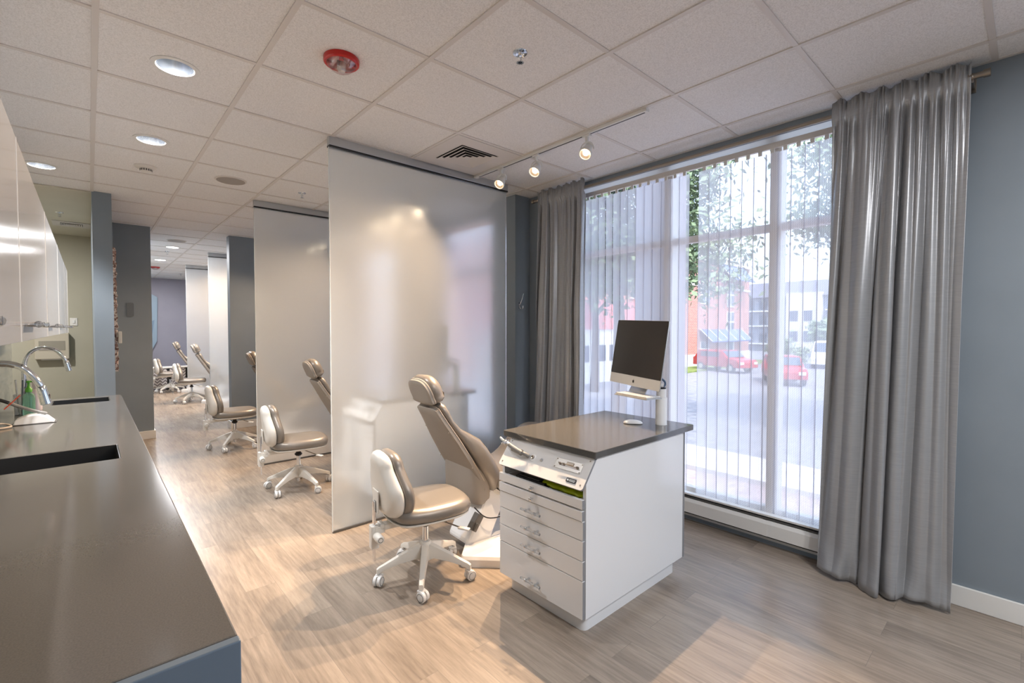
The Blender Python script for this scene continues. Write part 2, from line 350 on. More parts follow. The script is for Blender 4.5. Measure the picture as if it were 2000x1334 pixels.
# windows: frame, mullions, glass
def window(n, y0, y1, mull=()):
    fx0, fx1 = 3.42, 3.48
    bm = NB()
    box(bm, fx0, fx1, y0+0.05, y1-0.05, WZ1-0.05, WZ1); box(bm, fx0, fx1, y0+0.05, y1-0.05, WZ0, WZ0+0.06)
    box(bm, fx0, fx1, y0, y0+0.05, WZ0, WZ1); box(bm, fx0, fx1, y1-0.05, y1, WZ0, WZ1)
    for q in mull: box(bm, fx0-0.02, fx1+0.02, q-0.035, q+0.035, WZ0+0.001, WZ1-0.001)
    qs = [y0+0.05] + [v for q in mull for v in (q-0.035, q+0.035)] + [y1-0.05]
    for qa, qb in zip(qs[0::2], qs[1::2]): box(bm, fx0+0.003, fx1-0.003, qa, qb, 2.095, 2.145)
    o = struct('window_%d' % n, bm, 'alu_frame', bevel=0.003)
    bm = NB(); box(bm, 3.447, 3.453, y0+0.04, y1-0.04, WZ0+0.05, WZ1-0.04)
    g = obj('pane', bm, 'glass', o)
M['alu_frame'] = mat('pale_window_frame', (218, 214, 210), 0.4)
for k, (a, b_) in enumerate(WINS): window(k+1, a, b_, (1.155, 1.93) if k == 1 else ())

# ================================================================== FROSTED PANELS
def panel(x0, x1, y, z0, label, top=2.70):
    t = thing('frosted_panel', label, 'partition panel', (x0, y, 0), 0, 'frosted partition panels between the booths')
    W = x1-x0
    bm = NB(); box(bm, 0, W, -0.005, 0.005, z0, top+0.01); obj('panel_sheet', bm, 'frost', t)
    bm = NB(); box(bm, -0.004, W+0.004, -0.022, 0.022, top, CEIL-0.001); obj('top_rail', bm, 'alu', t, bevel=0.002)
    bm = NB(); box(bm, -0.004, W+0.004, -0.0225, 0.0225, top-0.012, top-0.001); obj('rail_gasket', bm, 'black', t)
    bm = NB(); box(bm, 0, W, -0.009, 0.009, 0.002, z0+0.004); obj('bottom_channel', bm, 'darkgrey', t)
    bm = NB(); box(bm, -0.003, 0.0005, -0.006, 0.006, z0, top); obj('edge_strip', bm, 'edgeclear', t)
    return t
M['edgeclear'] = mat('polished_acrylic_edge', (225, 230, 230), 0.15)
panel(1.246, 2.868, 3.261, 0.012, 'nearest and largest frosted partition panel, right behind the front dental chair')
panel(1.283, 2.868, 5.39, 0.012, 'second frosted partition panel, partly hidden behind the nearest one')
panel(1.565, 2.95, 9.65, 0.012, 'pale frosted panel just beyond the slate dividing wall')
panel(1.512, 2.95, 11.8, 0.012, 'farthest frosted panel, in front of the lilac end wall')

# ================================================================== OPERATOR STOOL
def make_stool(label, loc, rz, base_rot=0.0):
    t = thing('operator_stool', label, 'stool', loc, rz, 'dental operator stools')
    # star base
    bm = NB()
    lathe(bm, [(0.03, 0.095), (0.037, 0.10), (0.036, 0.19), (0.030, 0.205), (0.0001, 0.205)])
    for k in range(5):
        a = base_rot + k*2*PI/5; d = Vector((math.cos(a), math.sin(a), 0)); s = Vector((-d.y, d.x, 0)); rings = []
        for r, zt, zb, hw in ((0.015, 0.20, 0.10, 0.026), (0.06, 0.185, 0.115, 0.021), (0.15, 0.150, 0.105, 0.018), (0.235, 0.112, 0.085, 0.015), (0.262, 0.102, 0.072, 0.014), (0.276, 0.092, 0.064, 0.012)):
            c = d*r; rings.append([c+s*(hw*u)+Vector((0, 0, zb+(zt-zb)*v)) for u, v in ((-1, 0), (1, 0), (1, 0.55), (0.75, 0.95), (0, 1), (-0.75, 0.95), (-1, 0.55))])
        loft(bm, rings)
    obj('star_base', bm, 'cream', t, smooth=35)
    for k in range(5):
        a = base_rot + k*2*PI/5; c = Vector((0.262*math.cos(a), 0.262*math.sin(a), 0)); ca = a+0.9
        T = Matrix.Translation(c) @ Matrix.Rotation(ca, 4, 'Z') @ Matrix.Translation((0.012, 0, 0.029)) @ Matrix.Rotation(PI/2, 4, 'X')
        bm = NB()
        for s in (-1, 1): lathe(bm, [(0.0001, s*0.024), (0.020, s*0.024), (0.0285, s*0.020), (0.0285, s*0.005), (0.0001, s*0.005)][::s], T, 24)
        w_ = obj('caster', bm, 'castwhite', t, smooth=40)
        for s in (-1, 1):
            bm = NB(); tube(bm, [T @ Vector((0.0215*math.cos(q*PI/12), 0.0215*math.sin(q*PI/12), s*0.0243)) for q in range(25)], 0.0011, 5, False); obj('trim_ring', bm, 'black', w_)
        bm = NB(); tube(bm, [c+Vector((0, 0, 0.03)), c+Vector((0, 0, 0.075))], 0.007, 10); obj('stem', bm, 'chrome', w_, smooth=True)
        bm = NB(); T2 = Matrix.Translation(c) @ Matrix.Rotation(ca, 4, 'Z')
        box(bm, -0.012, 0.022, -0.004, 0.004, 0.03, 0.058, T2); box(bm, -0.014, 0.012, -0.02, 0.02, 0.05, 0.062, T2); obj('hood', bm, 'castwhite', w_, bevel=0.003)
    bm = NB(); lathe(bm, [(0.0001, 0.20), (0.017, 0.20), (0.017, 0.31), (0.0135, 0.31), (0.0135, 0.375), (0.0001, 0.375)]); obj('gas_lift', bm, 'chrome', t, smooth=40)
    bm = NB(); lathe(bm, [(0.0001, 0.06), (0.014, 0.06), (0.014, 0.094), (0.0001, 0.094)]); obj('lift_foot', bm, 'chrome', t, smooth=40)
    bm = NB(); lathe(bm, [(0.0001, 0.292), (0.020, 0.292), (0.031, 0.302), (0.031, 0.312), (0.019, 0.325), (0.019, 0.343), (0.0001, 0.343)]); obj('lift_collar', bm, 'black', t, smooth=40)
    # seat
    half = [(-0.235, 0.0), (-0.225, 0.10), (-0.19, 0.175), (-0.10, 0.205), (0.03, 0.212), (0.14, 0.20), (0.21, 0.155), (0.235, 0.07)]
    pts = [Vector((x, -y)) for x, y in half] + [Vector((x, y)) for x, y in half[::-1] if y > 0]
    outl = [Vector((p.x, p.y)) for p in spline([Vector((q.x, q.y, 0)) for q in pts], 4, True)]
    def FS(u, v, w_): return Vector((u, v, w_ + 0.016*max(0, -u-0.05)*3 - 0.35*v*v*(1 if w_ > 0.44 else 0) + (0.25*v*v if w_ > 0.44 else 0)))
    bm = NB(); pad(bm, outl, [(0.03, 0.388), (0.008, 0.392), (0.0, 0.405), (-0.003, 0.425), (0.002, 0.447), (0.015, 0.462), (0.035, 0.468)], FS, 0, 0.006)
    obj('seat', bm, 'vinyl', t, smooth=180)
    bm = NB(); pad(bm, outl, [(0.05, 0.368), (0.02, 0.374), (0.006, 0.384), (0.006, 0.391)], lambda u, v, w_: Vector((u, v, w_)), 0, 0); obj('seat_shell', bm, 'cream', t, smooth=40)
    bm = NB(); box(bm, -0.10, 0.06, -0.045, 0.045, 0.345, 0.372); box(bm, -0.27, -0.08, -0.03, 0.03, 0.335, 0.366); box(bm, -0.275, -0.25, -0.032, 0.032, 0.345, 0.375); obj('seat_mechanism', bm, 'cream', t, bevel=0.006)
    bm = NB(); tube(bm, spline([(0.02, -0.04, 0.355), (0.06, -0.12, 0.345), (0.12, -0.20, 0.325)], 5), 0.004, 8); obj('lever', bm, 'steel', t, smooth=True)
    bm = NB(); T = Matrix.Translation((0.135, -0.222, 0.322)) @ Matrix.Rotation(-1.0, 4, 'Z'); box(bm, -0.035, 0.035, -0.014, 0.014, -0.006, 0.006, T); obj('lever_paddle', bm, 'cream', t, bevel=0.005)
    # back support
    bm = NB(); loft(bm, [[Vector((-0.30+dx, dy, z)) for dx, dy in ((-0.006, -0.013), (0.006, -0.013), (0.006, 0.013), (-0.006, 0.013))] for z in (0.50, 0.17)])
    obj('back_bar', bm, 'chrome', t, bevel=0.002)
    bm = NB(); T = Matrix.Translation((-0.30, 0, 0)); loft(bm, [[T @ Vector((p.x, p.y, z)) for p in rrect(0.022, 0.026, 0.01)] for z in (0.245, 0.25, 0.36, 0.366)]); box(bm, -0.30, -0.25, -0.03, 0.03, 0.325, 0.36); obj('bar_bracket', bm, 'cream', t, smooth=40)
    bm = NB(); T = Matrix.Translation((-0.295, -0.02, 0.315)) @ Matrix.Rotation(PI/2, 4, 'X'); lathe(bm, [(0.0001, 0), (0.019, 0), (0.022, 0.01), (0.022, 0.07), (0.018, 0.076), (0.0001, 0.076)], T, 20); kb = obj('adjust_knob', bm, 'cream', t, smooth=40)
    bm = NB(); tube(bm, [T @ Vector((0.012*math.cos(q*PI/10), 0.012*math.sin(q*PI/10), 0.0765)) for q in range(21)], 0.0012, 5, False); obj('knob_ring', bm, 'black', kb)
    hb = [(0.0, -0.168), (0.085, -0.166), (0.15, -0.135), (0.180, -0.075), (0.178, -0.01), (0.145, 0.05), (0.115, 0.10), (0.100, 0.14), (0.065, 0.168), (0.0, 0.176)]
    pp = [Vector((u, v, 0)) for u, v in hb] + [Vector((-u, v, 0)) for u, v in hb[-2:0:-1]]
    ol = [Vector((p.x, p.y)) for p in spline(pp, 4, True)]
    def FB(u, v, w_): return Vector((-0.235 + w_ - 0.10*v + 0.8*u*u, u*1.08, 0.588 + v))
    bm = NB(); pad(bm, [p*1.0 for p in ol], [(0.0, 0.002), (-0.003, -0.012), (0.004, -0.032), (0.018, -0.045), (0.04, -0.052)], FB, 0.0, 0.0)
    sh = obj('backrest_shell', bm, 'cream', t, smooth=180)
    bm = NB(); box(bm, -0.293, -0.286, -0.045, 0.045, 0.44, 0.56, None); obj('shell_cover', bm, 'cream', sh, bevel=0.003)
    bm = NB(); box(bm, -0.2945, -0.285, -0.014, 0.014, 0.44, 0.50); obj('slot', bm, 'dark', sh)
    bm = NB(); pad(bm, ol, [(0.014, 0.000), (0.006, 0.004), (0.006, 0.008), (0.012, 0.012)], FB); obj('seam', bm, 'darkgrey', sh, smooth=180)
    bm = NB(); pad(bm, ol, [(0.012, 0.008), (0.0, 0.016), (-0.006, 0.032), (-0.004, 0.05), (0.008, 0.066), (0.028, 0.074)], FB, 0, 0.006); obj('backrest_cushion', bm, 'vinyl', t, smooth=180)
    return t
FACE = math.radians(-8)
make_stool('nearest wheeled stool with taupe seat, beside the white drawer island', (1.433, 2.342, 0), FACE, math.atan2(2.12-2.342, 1.27-1.433)-FACE)
st2 = make_stool('second wheeled stool, half behind the nearest frosted panel', (1.385, 4.42, 0), FACE, math.atan2(4.28-4.42, 1.17-1.385)-FACE)
make_stool('third wheeled stool, in front of the slate dividing wall', (1.29, 6.45, 0), FACE+0.1, -0.9)
make_stool('fourth wheeled stool, beyond the dividing wall, its five legs in full view', (1.47, 11.0, 0), FACE+0.05, 0.4)
make_stool('farthest wheeled stool, beside the chevron storage boxes', (1.34, 13.05, 0), FACE+0.1, 0.2)

# ================================================================== PATIENT CHAIR
def make_chair(label, loc, rz=0.0):
    t = thing('dental_chair', label, 'dental chair', loc, rz, 'reclining dental chairs')
    ang = math.radians(59); V = Vector((-math.cos(ang), 0, math.sin(ang))); W = Vector((math.sin(ang), 0, math.cos(ang))); O = Vector((-0.15, 0, 0.36))
    def B(u, v, w_): return O + V*v + W*w_ + Vector((0, u, 0))
    # back shell
    ctrl = [(0.19, -0.02), (0.20, 0.10), (0.20, 0.25), (0.18, 0.42), (0.145, 0.56), (0.13, 0.66), (0.10, 0.675)]
    pl = [Vector((u, v)) for u, v in ctrl] + [Vector((-u, v)) for u, v in ctrl[::-1]]
    bm = NB(); pad(bm, pl, [(0.012, -0.028), (0.0, -0.022), (0.0, 0.0)], B); obj('back_shell', bm, 'vinylmatte', t, smooth=40)
    bm = NB(); tube(bm, [B(p.x, p.y, 0.002) for p in pl+[pl[0]]], 0.0042, 6); obj('piping', bm, 'pipe', t, smooth=True)
    bm = NB()
    for s in (-1, 1):
        for u, v in ((0.205, 0.03), (0.205, 0.22), (0.15, 0.50)): lathe(bm, [(0.0001, -0.0305), (0.004, -0.0295), (0.004, -0.026)], Matrix.Translation(B(s*u, v, 0)) @ W.to_track_quat('Z', 'Y').to_matrix().to_4x4(), 8)
    obj('screw_caps', bm, 'pipe', t)
    # back cushion: cross sections along v
    secs = [(-0.05, 0.19, 0.06, 0.02), (-0.02, 0.215, 0.11, 0), (0.06, 0.235, 0.145, 0), (0.15, 0.24, 0.15, 0), (0.25, 0.232, 0.145, 0), (0.33, 0.215, 0.135, 0), (0.40, 0.190, 0.098, 0), (0.46, 0.170, 0.062, 0), (0.54, 0.152, 0.048, 0), (0.60, 0.148, 0.055, 0), (0.65, 0.135, 0.06, 0), (0.68, 0.11, 0.045, 0.0)]
    rings = []
    for v, hw, th, w0 in secs:
        ring = []
        for k in range(24):
            a = k*2*PI/24; c_, s_ = math.cos(a), math.sin(a); e_ = 0.55
            uu = hw*math.copysign(abs(c_)**e_, c_); ww = th/2*math.copysign(abs(s_)**e_, s_)+th/2+w0
            dip = 0.022*max(0, 1-(uu/hw/0.75)**2) if s_ > 0 else 0
            ring.append(B(uu, v, ww-dip+0.003))
        rings.append(ring)
    bm = NB(); loft(bm, rings); obj('back_cushion', bm, 'vinyl', t, smooth=180)
    # headrest
    hc = [(0.112, 0.004), (0.130, 0.042), (0.130, 0.096), (0.106, 0.142), (0.055, 0.166)]
    hp = [Vector((u, v)) for u, v in hc] + [Vector((-u, v)) for u, v in hc[::-1]]
    hp = [Vector((p.x, p.y)) for p in spline([Vector((q.x, q.y, 0)) for q in hp], 4, True)]
    t2 = math.radians(8)
    def HB(u, v, w_): v2 = v*math.cos(t2)-w_*math.sin(t2); w2 = w_*math.cos(t2)+v*math.sin(t2); return B(u, v2+0.70, w2+0.0)
    bm = NB(); pad(bm, hp, [(0.014, -0.024), (0.0, -0.018), (0.0, 0.0)], HB); hr = obj('headrest', bm, 'vinylmatte', t, smooth=40)
    bm = NB(); tube(bm, [HB(p.x, p.y, 0.002) for p in hp+[hp[0]]], 0.005, 6); obj('headrest_piping', bm, 'pipe', hr, smooth=True)
    bm = NB(); pad(bm, hp, [(0.006, 0.004), (-0.007, 0.020), (-0.008, 0.048), (0.006, 0.074), (0.032, 0.090)], HB, 0, 0.006); obj('headrest_cushion', bm, 'vinyl', hr, smooth=180)
    # rear skirt
    rings = []
    for z, hx, hy, cx_ in ((0.60, 0.035, 0.17, -0.235), (0.50, 0.060, 0.195, -0.215), (0.38, 0.070, 0.205, -0.20), (0.30, 0.070, 0.205, -0.195), (0.275, 0.06, 0.195, -0.195)):
        rings.append([Vector((cx_+p.x, p.y+0.006*math.sin(p.x*60+z*20), z)) for p in rrect(hx, hy, min(hx, 0.05), 5)])
    bm = NB(); loft(bm, rings); obj('rear_skirt', bm, 'vinylmatte', t, smooth=60)
    # seat and leg rest
    path = spline([(-0.10, 0, 0.40), (0.05, 0, 0.395), (0.22, 0, 0.44), (0.38, 0, 0.56), (0.50, 0, 0.625), (0.62, 0, 0.60), (0.78, 0, 0.51), (0.93, 0, 0.42)], 4)
    rings = []; rings2 = []
    n_ = len(path)
    for i, p in enumerate(path):
        tt = (path[min(i+1, n_-1)]-path[max(i-1, 0)]).normalized(); nn = Vector((-tt.z, 0, tt.x)); f_ = i/(n_-1)
        hw = 0.25*(1-0.15*f_)*(1 if 0 < i < n_-1 else 0.88); th = 0.11*(1 if 0 < i < n_-1 else 0.6); r1 = []; r2 = []
        for k in range(24):
            a = k*2*PI/24; c_, s_ = math.cos(a), math.sin(a)
            r1.append(p + Vector((0, hw*math.copysign(abs(c_)**0.5, c_), 0)) + nn*(th/2*math.copysign(abs(s_)**0.5, s_)))
            r2.append(p + Vector((0, hw*0.93*math.copysign(abs(c_)**0.4, c_), 0)) + nn*(-th/2-0.012+0.018*math.copysign(abs(s_)**0.4, s_)))
        rings.append(r1); rings2.append(r2)
    bm = NB(); loft(bm, rings); obj('seat_cushion', bm, 'vinyl', t, smooth=180)
    bm = NB(); loft(bm, rings2); obj('seat_pan', bm, 'cream', t, smooth=40)
    # lift column and base
    def qd(x0, x1, ya, yb, z): return [Vector((x, y, z)) for x, y in ((x0, ya), (x1, ya), (x1, yb), (x0, yb))]
    bm = NB(); loft(bm, [qd(-0.36, -0.16, -0.25, -0.01, 0.055), qd(-0.345, -0.15, -0.245, -0.01, 0.09), qd(-0.12, 0.08, -0.17, 0.06, 0.38)]); cl = obj('lift_column', bm, 'white', t, bevel=0.02)
    bm = NB(); T = Matrix.Translation((-0.285, -0.23, 0.19)) @ Matrix.Rotation(math.radians(35), 4, 'Y'); box(bm, -0.025, 0.025, -0.03, 0.02, -0.055, 0.055, T); box(bm, -0.012, 0.012, -0.045, -0.02, -0.05, 0.0, T); obj('travel_lock', bm, 'darkgrey', cl, bevel=0.004)
    bm = NB(); T = Matrix.Translation((-0.09, -0.29, 0)) @ Matrix.Rotation(PI/4+0.06, 4, 'Z'); loft(bm, [[T @ Vector((p.x*s+0.03, p.y*s, z)) for p in rrect(0.33, 0.25, 0.03, 4)] for z, s in ((0.0, 1.0), (0.045, 1.0), (0.062, 0.97))]); obj('base_plate', bm, 'white', t, smooth=30)
    bm = NB(); tube(bm, spline([(-0.27, -0.20, 0.27), (-0.20, -0.25, 0.20), (-0.05, -0.26, 0.19), (0.08, -0.24, 0.24)], 6), 0.004, 6); obj('power_cord', bm, 'black', t, smooth=True)
    bm = NB(); tube(bm, [(-0.10, -0.34, 0.16), (0.02, -0.30, 0.10)], 0.006, 8); lathe(bm, [(0.0001, 0.062), (0.05, 0.062), (0.055, 0.075), (0.035, 0.095), (0.0001, 0.10)], Matrix.Translation((0.06, -0.26, 0))); obj('foot_control', bm, 'darkgrey', t, smooth=40)
    return t
make_chair('nearest reclining dental chair in taupe vinyl, behind the white drawer island', (2.13, 2.60, 0), -0.06)
make_chair('second dental chair, its headrest and back poking past the nearest frosted panel', (2.15, 4.73, 0), -0.06)
make_chair('third dental chair, only its headrest tip showing past the second frosted panel', (2.12, 6.88, 0), -0.06)
make_chair('fourth dental chair, leaning out past the panel beyond the dividing wall', (2.06, 10.98, 0), -0.06)
make_chair('farthest dental chair, headrest out past the last frosted panel', (2.00, 13.15, 0), -0.06)

# ================================================================== DRAWER ISLAND (booth unit)
ISL = []
def make_island(loc, lab, labtop):
    t = thing('drawer_island', lab, 'cabinet', loc, 0, 'white drawer islands')
    D, Wd = 0.93, 0.585
    side = [(0.022, 0.09), (D, 0.09), (D, 0.833), (0.105, 0.833), (0.022, 0.722)]
    bm = NB()
    for y in (0.0, Wd-0.018): prism(bm, side, y, y+0.018, lambda u, v, d: Vector((u, d, v)))
    box(bm, 0.90, 0.918, 0.018, Wd-0.018, 0.09, 0.833); box(bm, 0.03, 0.90, 0.018, Wd-0.018, 0.09, 0.108); box(bm, 0.03, 0.90, 0.018, Wd-0.018, 0.60, 0.604)
    box(bm, 0.105, 0.90, 0.018, Wd-0.018, 0.815, 0.833)
    obj('body', bm, 'gloss_white', t)
    bm = NB(); box(bm, D-0.012, D, 0, Wd, 0.09, 0.833); box(bm, 0.918, D+0.004, -0.002, 0.0, 0.09, 0.833); obj('back_edge', bm, 'edge', t)
    bm = NB(); loft(bm, [[Vector((0.475+p.x, 0.300+p.y, z)) for p in rrect(0.42, 0.265, 0.03, 4)] for z in (0.0, 0.0895)]); obj('toe_kick', bm, 'gloss_white', t, smooth=40)
    # drawers
    spec = [(0.611, 0.654, -0.005, 'k'), (0.557, 0.602, -0.006, 'k'), (0.465, 0.552, 0, 'h'), (0.370, 0.461, 0, 'h'), (0.278, 0.366, 0, 'h'), (0.095, 0.274, 0, 'h')]
    for z0, z1, dx, kind in spec:
        bm = NB(); box(bm, dx, dx+0.018, 0.001, Wd-0.001, z0, z1)
        d = obj('drawer', bm, 'gloss_white', t, bevel=0.0015)
        bm = NB(); box(bm, dx+0.001, dx+0.0185, 0.0004, 0.0012, z0+0.001, z1-0.001); obj('edge_band', bm, 'edge', d)
        if z0 > 0.6:
            bm = NB(); box(bm, dx+0.018, 0.40, 0.03, 0.042, z0+0.004, z1-0.008); box(bm, dx+0.018, 0.40, Wd-0.042, Wd-0.03, z0+0.004, z1-0.008); box(bm, dx+0.018, 0.40, 0.042, Wd-0.042, z0+0.004, z0+0.012); obj('drawer_box', bm, 'cream', d)
        else:
            bm = NB(); box(bm, dx+0.018, 0.40, 0.03, Wd-0.03, z0+0.004, z1-0.01); obj('drawer_box', bm, 'cream', d)
        yc, zc = 0.320, (z0+z1)/2 - (0.0 if kind == 'k' else -0.005)
        if kind == 'k':
            bm = NB(); T = Matrix.Translation((dx, yc, zc)) @ Matrix.Rotation(-PI/2, 4, 'Y'); lathe(bm, [(0.0001, 0), (0.004, 0), (0.004, 0.01), (0.010, 0.014), (0.011, 0.022), (0.006, 0.026), (0.0001, 0.026)], T, 16); obj('knob', bm, 'chrome', d, smooth=40)
        else:
            zc = z0 + (z1-z0)*0.55 if z1-z0 < 0.12 else z0+0.058
            bm = NB(); tube(bm, [(dx-0.026, yc-0.068, zc), (dx-0.026, yc+0.068, zc)], 0.0065, 12); hh = obj('handle', bm, 'acrylic', d, smooth=True)
            bm = NB()
            for s in (-1, 1): tube(bm, [(dx, yc+s*0.032, zc), (dx-0.034, yc+s*0.032, zc)], 0.0055, 12); tube(bm, [(dx-0.026, yc+s*0.032-0.005, zc), (dx-0.026, yc+s*0.032+0.005, zc)], 0.0095, 12)
            obj('handle_post', bm, 'chrome', hh, smooth=True)
    # sloped control panel  P(y,s,n): s 0 bottom..1 top
    A = Vector((-0.010, 0, 0.701)); Bv = Vector((0.090, 0, 0.832)); sl = (Bv-A); Ln = sl.length; su = sl.normalized(); nn = Vector((-su.z, 0, su.x))
    Tp = Matrix(((0, su.x, nn.x, A.x), (1, 0, 0, 0), (0, su.z, nn.z, A.z), (0, 0, 0, 1)))   # local (y, s metres, n)
    bm = NB(); loft(bm, [[Tp @ Vector((p.x+Wd/2, p.y+Ln/2, n_)) for p in rrect(Wd/2, Ln/2, 0.014, 4)] for n_ in (-0.012, 0.0)]); cp = obj('control_panel', bm, 'gloss_white', t, smooth=30)
    bm = NB(); loft(bm, [[Tp @ Vector((p.x+Wd/2, p.y+Ln/2, n_)) for p in rrect(Wd/2+0.0008, Ln/2+0.0008, 0.0145, 4)] for n_ in (-0.0115, -0.001)]); obj('panel_edge', bm, 'edge', cp, smooth=30)
    bm = NB()
    for y, s in ((0.02, 0.022), (Wd-0.02, 0.022), (0.02, Ln-0.02), (Wd-0.02, Ln-0.02)): lathe(bm, [(0.0001, 0), (0.0045, 0), (0.0035, 0.002), (0.0001, 0.002)], Tp @ Matrix.Translation((y, s, 0)), 10)
    obj('panel_screws', bm, 'steel', cp)
    bm = NB(); lathe(bm, [(0.0001, 0), (0.019, 0), (0.019, 0.003), (0.012, 0.004), (0.0001, 0.004)], Tp @ Matrix.Translation((0.365, 0.085, 0)), 20); rg = obj('port', bm, 'white', cp, smooth=30)
    bm = NB(); lathe(bm, [(0.0001, 0.003), (0.009, 0.003), (0.009, 0.010), (0.006, 0.011), (0.0001, 0.006)], Tp @ Matrix.Translation((0.365, 0.085, 0)), 16); obj('port_socket', bm, 'steel', rg, smooth=30)
    bm = NB(); lathe(bm, [(0.0001, 0), (0.009, 0), (0.007, 0.006), (0.003, 0.014), (0.0001, 0.014)], Tp @ Matrix.Translation((0.305, 0.085, 0)), 14); obj('button', bm, 'alu', cp, smooth=30)
    bm = NB(); box(bm, 0.045, 0.215, 0.07, 0.122, 0, 0.0025, Tp); sp = obj('switch_plate', bm, 'alu_bright', cp, bevel=0.001)
    bm = NB()
    for y in (0.18, 0.155, 0.07): lathe(bm, [(0.0001, 0), (0.007, 0), (0.007, 0.005), (0.003, 0.006), (0.003, 0.016), (0.0001, 0.017)], Tp @ Matrix.Translation((y, 0.095, 0.002)), 12)
    tube(bm, [Tp @ Vector((0.18, 0.095, 0.016)), Tp @ Vector((0.068, 0.092, 0.013))], 0.0018, 6)
    obj('toggles', bm, 'steel', sp, smooth=30)
    bm = NB(); box(bm, 0.098, 0.142, 0.098, 0.112, 0.002, 0.007, Tp); obj('rocker', bm, 'steel', sp, bevel=0.002)
    bm = NB()
    for y, s in ((0.052, 0.076), (0.208, 0.076), (0.052, 0.116), (0.208, 0.116)): lathe(bm, [(0.0001, 0.002), (0.0035, 0.002), (0.003, 0.0045), (0.0001, 0.0045)], Tp @ Matrix.Translation((y, s, 0)), 8)
    obj('plate_screws', bm, 'steel', sp)
    bm = NB(); loft(bm, [[Tp @ Vector((p.x+0.078, p.y+0.030, n_)) for p in rrect(0.030, 0.010, 0.004, 3)] for n_ in (0.0, 0.002)]); nb = obj('name_badge', bm, 'black', cp)
    bm = NB(); random.seed(3)   # two rows of small engraved letters, too small to read, and the round emblem at the left
    for row in (0, 1):
        y = 0.090
        while y > 0.055: 
            wdt = random.uniform(0.0014, 0.0026); box(bm, y-wdt, y, 0.031-0.006*row, 0.0352-0.006*row, 0.002, 0.0024, Tp); y -= wdt+0.0009
    lathe(bm, [(0.0001, 0.002), (0.005, 0.002), (0.005, 0.0024), (0.0001, 0.0024)], Tp @ Matrix.Translation((0.098, 0.030, 0)), 12)
    obj('badge_lettering', bm, 'alu', nb)
    # holder for the syringe
    bm = NB(); tube(bm, [Tp @ Vector((0.395, 0.085, 0.002)), Tp @ Vector((0.405, 0.085, 0.020)), Tp @ Vector((0.43, 0.085, 0.030))], 0.010, 12); tube(bm, [Tp @ Vector((0.43, 0.085, 0.030)), Tp @ Vector((0.50, 0.09, 0.034))], [0.016, 0.012], 14); obj('instrument_holder', bm, 'darkgrey_metal', cp, smooth=40)
    # stone top
    tp = thing('stone_countertop', labtop, 'countertop', (loc[0], loc[1], 0.833), 0, 'grey stone island tops')
    bm = NB(); loft(bm, [[Vector((0.545+p.x, 0.313+p.y, z)) for p in rrect(0.472-i_, 0.327-i_, 0.008, 3)] for z, i_ in ((0.0005, 0.0015), (0.002, 0), (0.030, 0), (0.032, 0.0015))]); obj('stone_slab', bm, 'quartz', tp, smooth=30)
    return t, tp, Tp
M['alu_bright'] = mat('satin_steel_plate', (214, 212, 208), 0.3, 0.6)
M['darkgrey_metal'] = mat('grey_handpiece_rubber', (128, 127, 124), 0.45)
IX, IY = 1.66, 1.355
isl, itop, TP = make_island((IX, IY, 0), 'white drawer island with grey stone top and sloped control panel, nearest the camera', 'grey stone top of the nearest white drawer island, carrying the computer')
IOFF = Matrix.Translation((IX, IY, 0))
def syringe(off, label):
    t = thing('dental_syringe', label, 'dental tool', off, 0, 'handpieces hung on the control panels')
    P_ = lambda y, s, n_: TP @ Vector((y, s, n_))
    bm = NB(); tube(bm, [P_(0.42, 0.082, 0.036), P_(0.47, 0.09, 0.047), P_(0.515, 0.102, 0.054)], [0.011, 0.0135, 0.011], 12); obj('grip', bm, 'darkgrey_metal', t, smooth=40)
    bm = NB(); tube(bm, [P_(0.515, 0.102, 0.054), P_(0.545, 0.108, 0.056), P_(0.565, 0.113, 0.057), P_(0.60, 0.125, 0.060)], [0.010, 0.013, 0.008, 0.006], 12); obj('head', bm, 'alu', t, smooth=40)
    bm = NB(); tube(bm, [P_(0.535, 0.125, 0.056), P_(0.535, 0.092, 0.074)], 0.004, 8); tube(bm, [P_(0.555, 0.125, 0.056), P_(0.555, 0.092, 0.074)], 0.004, 8); obj('buttons', bm, 'chrome', t, smooth=True)
    bm = NB(); pts = [P_(0.42, 0.082, 0.036), P_(0.40, 0.075, 0.05), P_(0.39, 0.06, 0.06), P_(0.395, 0.045, 0.05)]
    return t
syringe((IX, IY, 0), 'grey dental air syringe resting in the holder on the sloped control panel')
dup(isl, (IX, IY+2.13, 0), label='white drawer island seen blurred through the nearest frosted panel')
dup(itop, (IX, IY+2.13, 0.833), label='grey stone top seen blurred through the nearest frosted panel')
# things in the open top drawer
t = thing('glove_packet', 'crumpled lime green packet lying in the open top drawer', 'packet', (IX+0.05, IY+0.05, 0.625))
bm = NB(); random.seed(5); rings = []
for i in range(13):
    y = i*0.022; hw = 0.030+0.008*math.sin(i*1.7); rings.append([Vector((0.035+hw*math.cos(a), y, 0.018+(0.014+0.006*math.sin(i*2.3+a*3))*math.sin(a))) for a in [k*PI/6 for k in range(12)]])
loft(bm, rings); obj('wrapper', bm, mat('lime_plastic', (188, 205, 20), 0.35), t, smooth=60)
t = thing('instrument_case', 'flat black case lying in the open top drawer', 'case', (IX+0.04, IY+0.33, 0.6235))
bm = NB(); box(bm, 0, 0.14, -0.045, 0.17, 0, 0.026); obj('case_body', bm, 'black', t, bevel=0.004)
bm = NB(); box(bm, 0.01, 0.12, 0.0, 0.15, 0.0262, 0.030); obj('case_lid', bm, 'darkgrey', t, bevel=0.002)

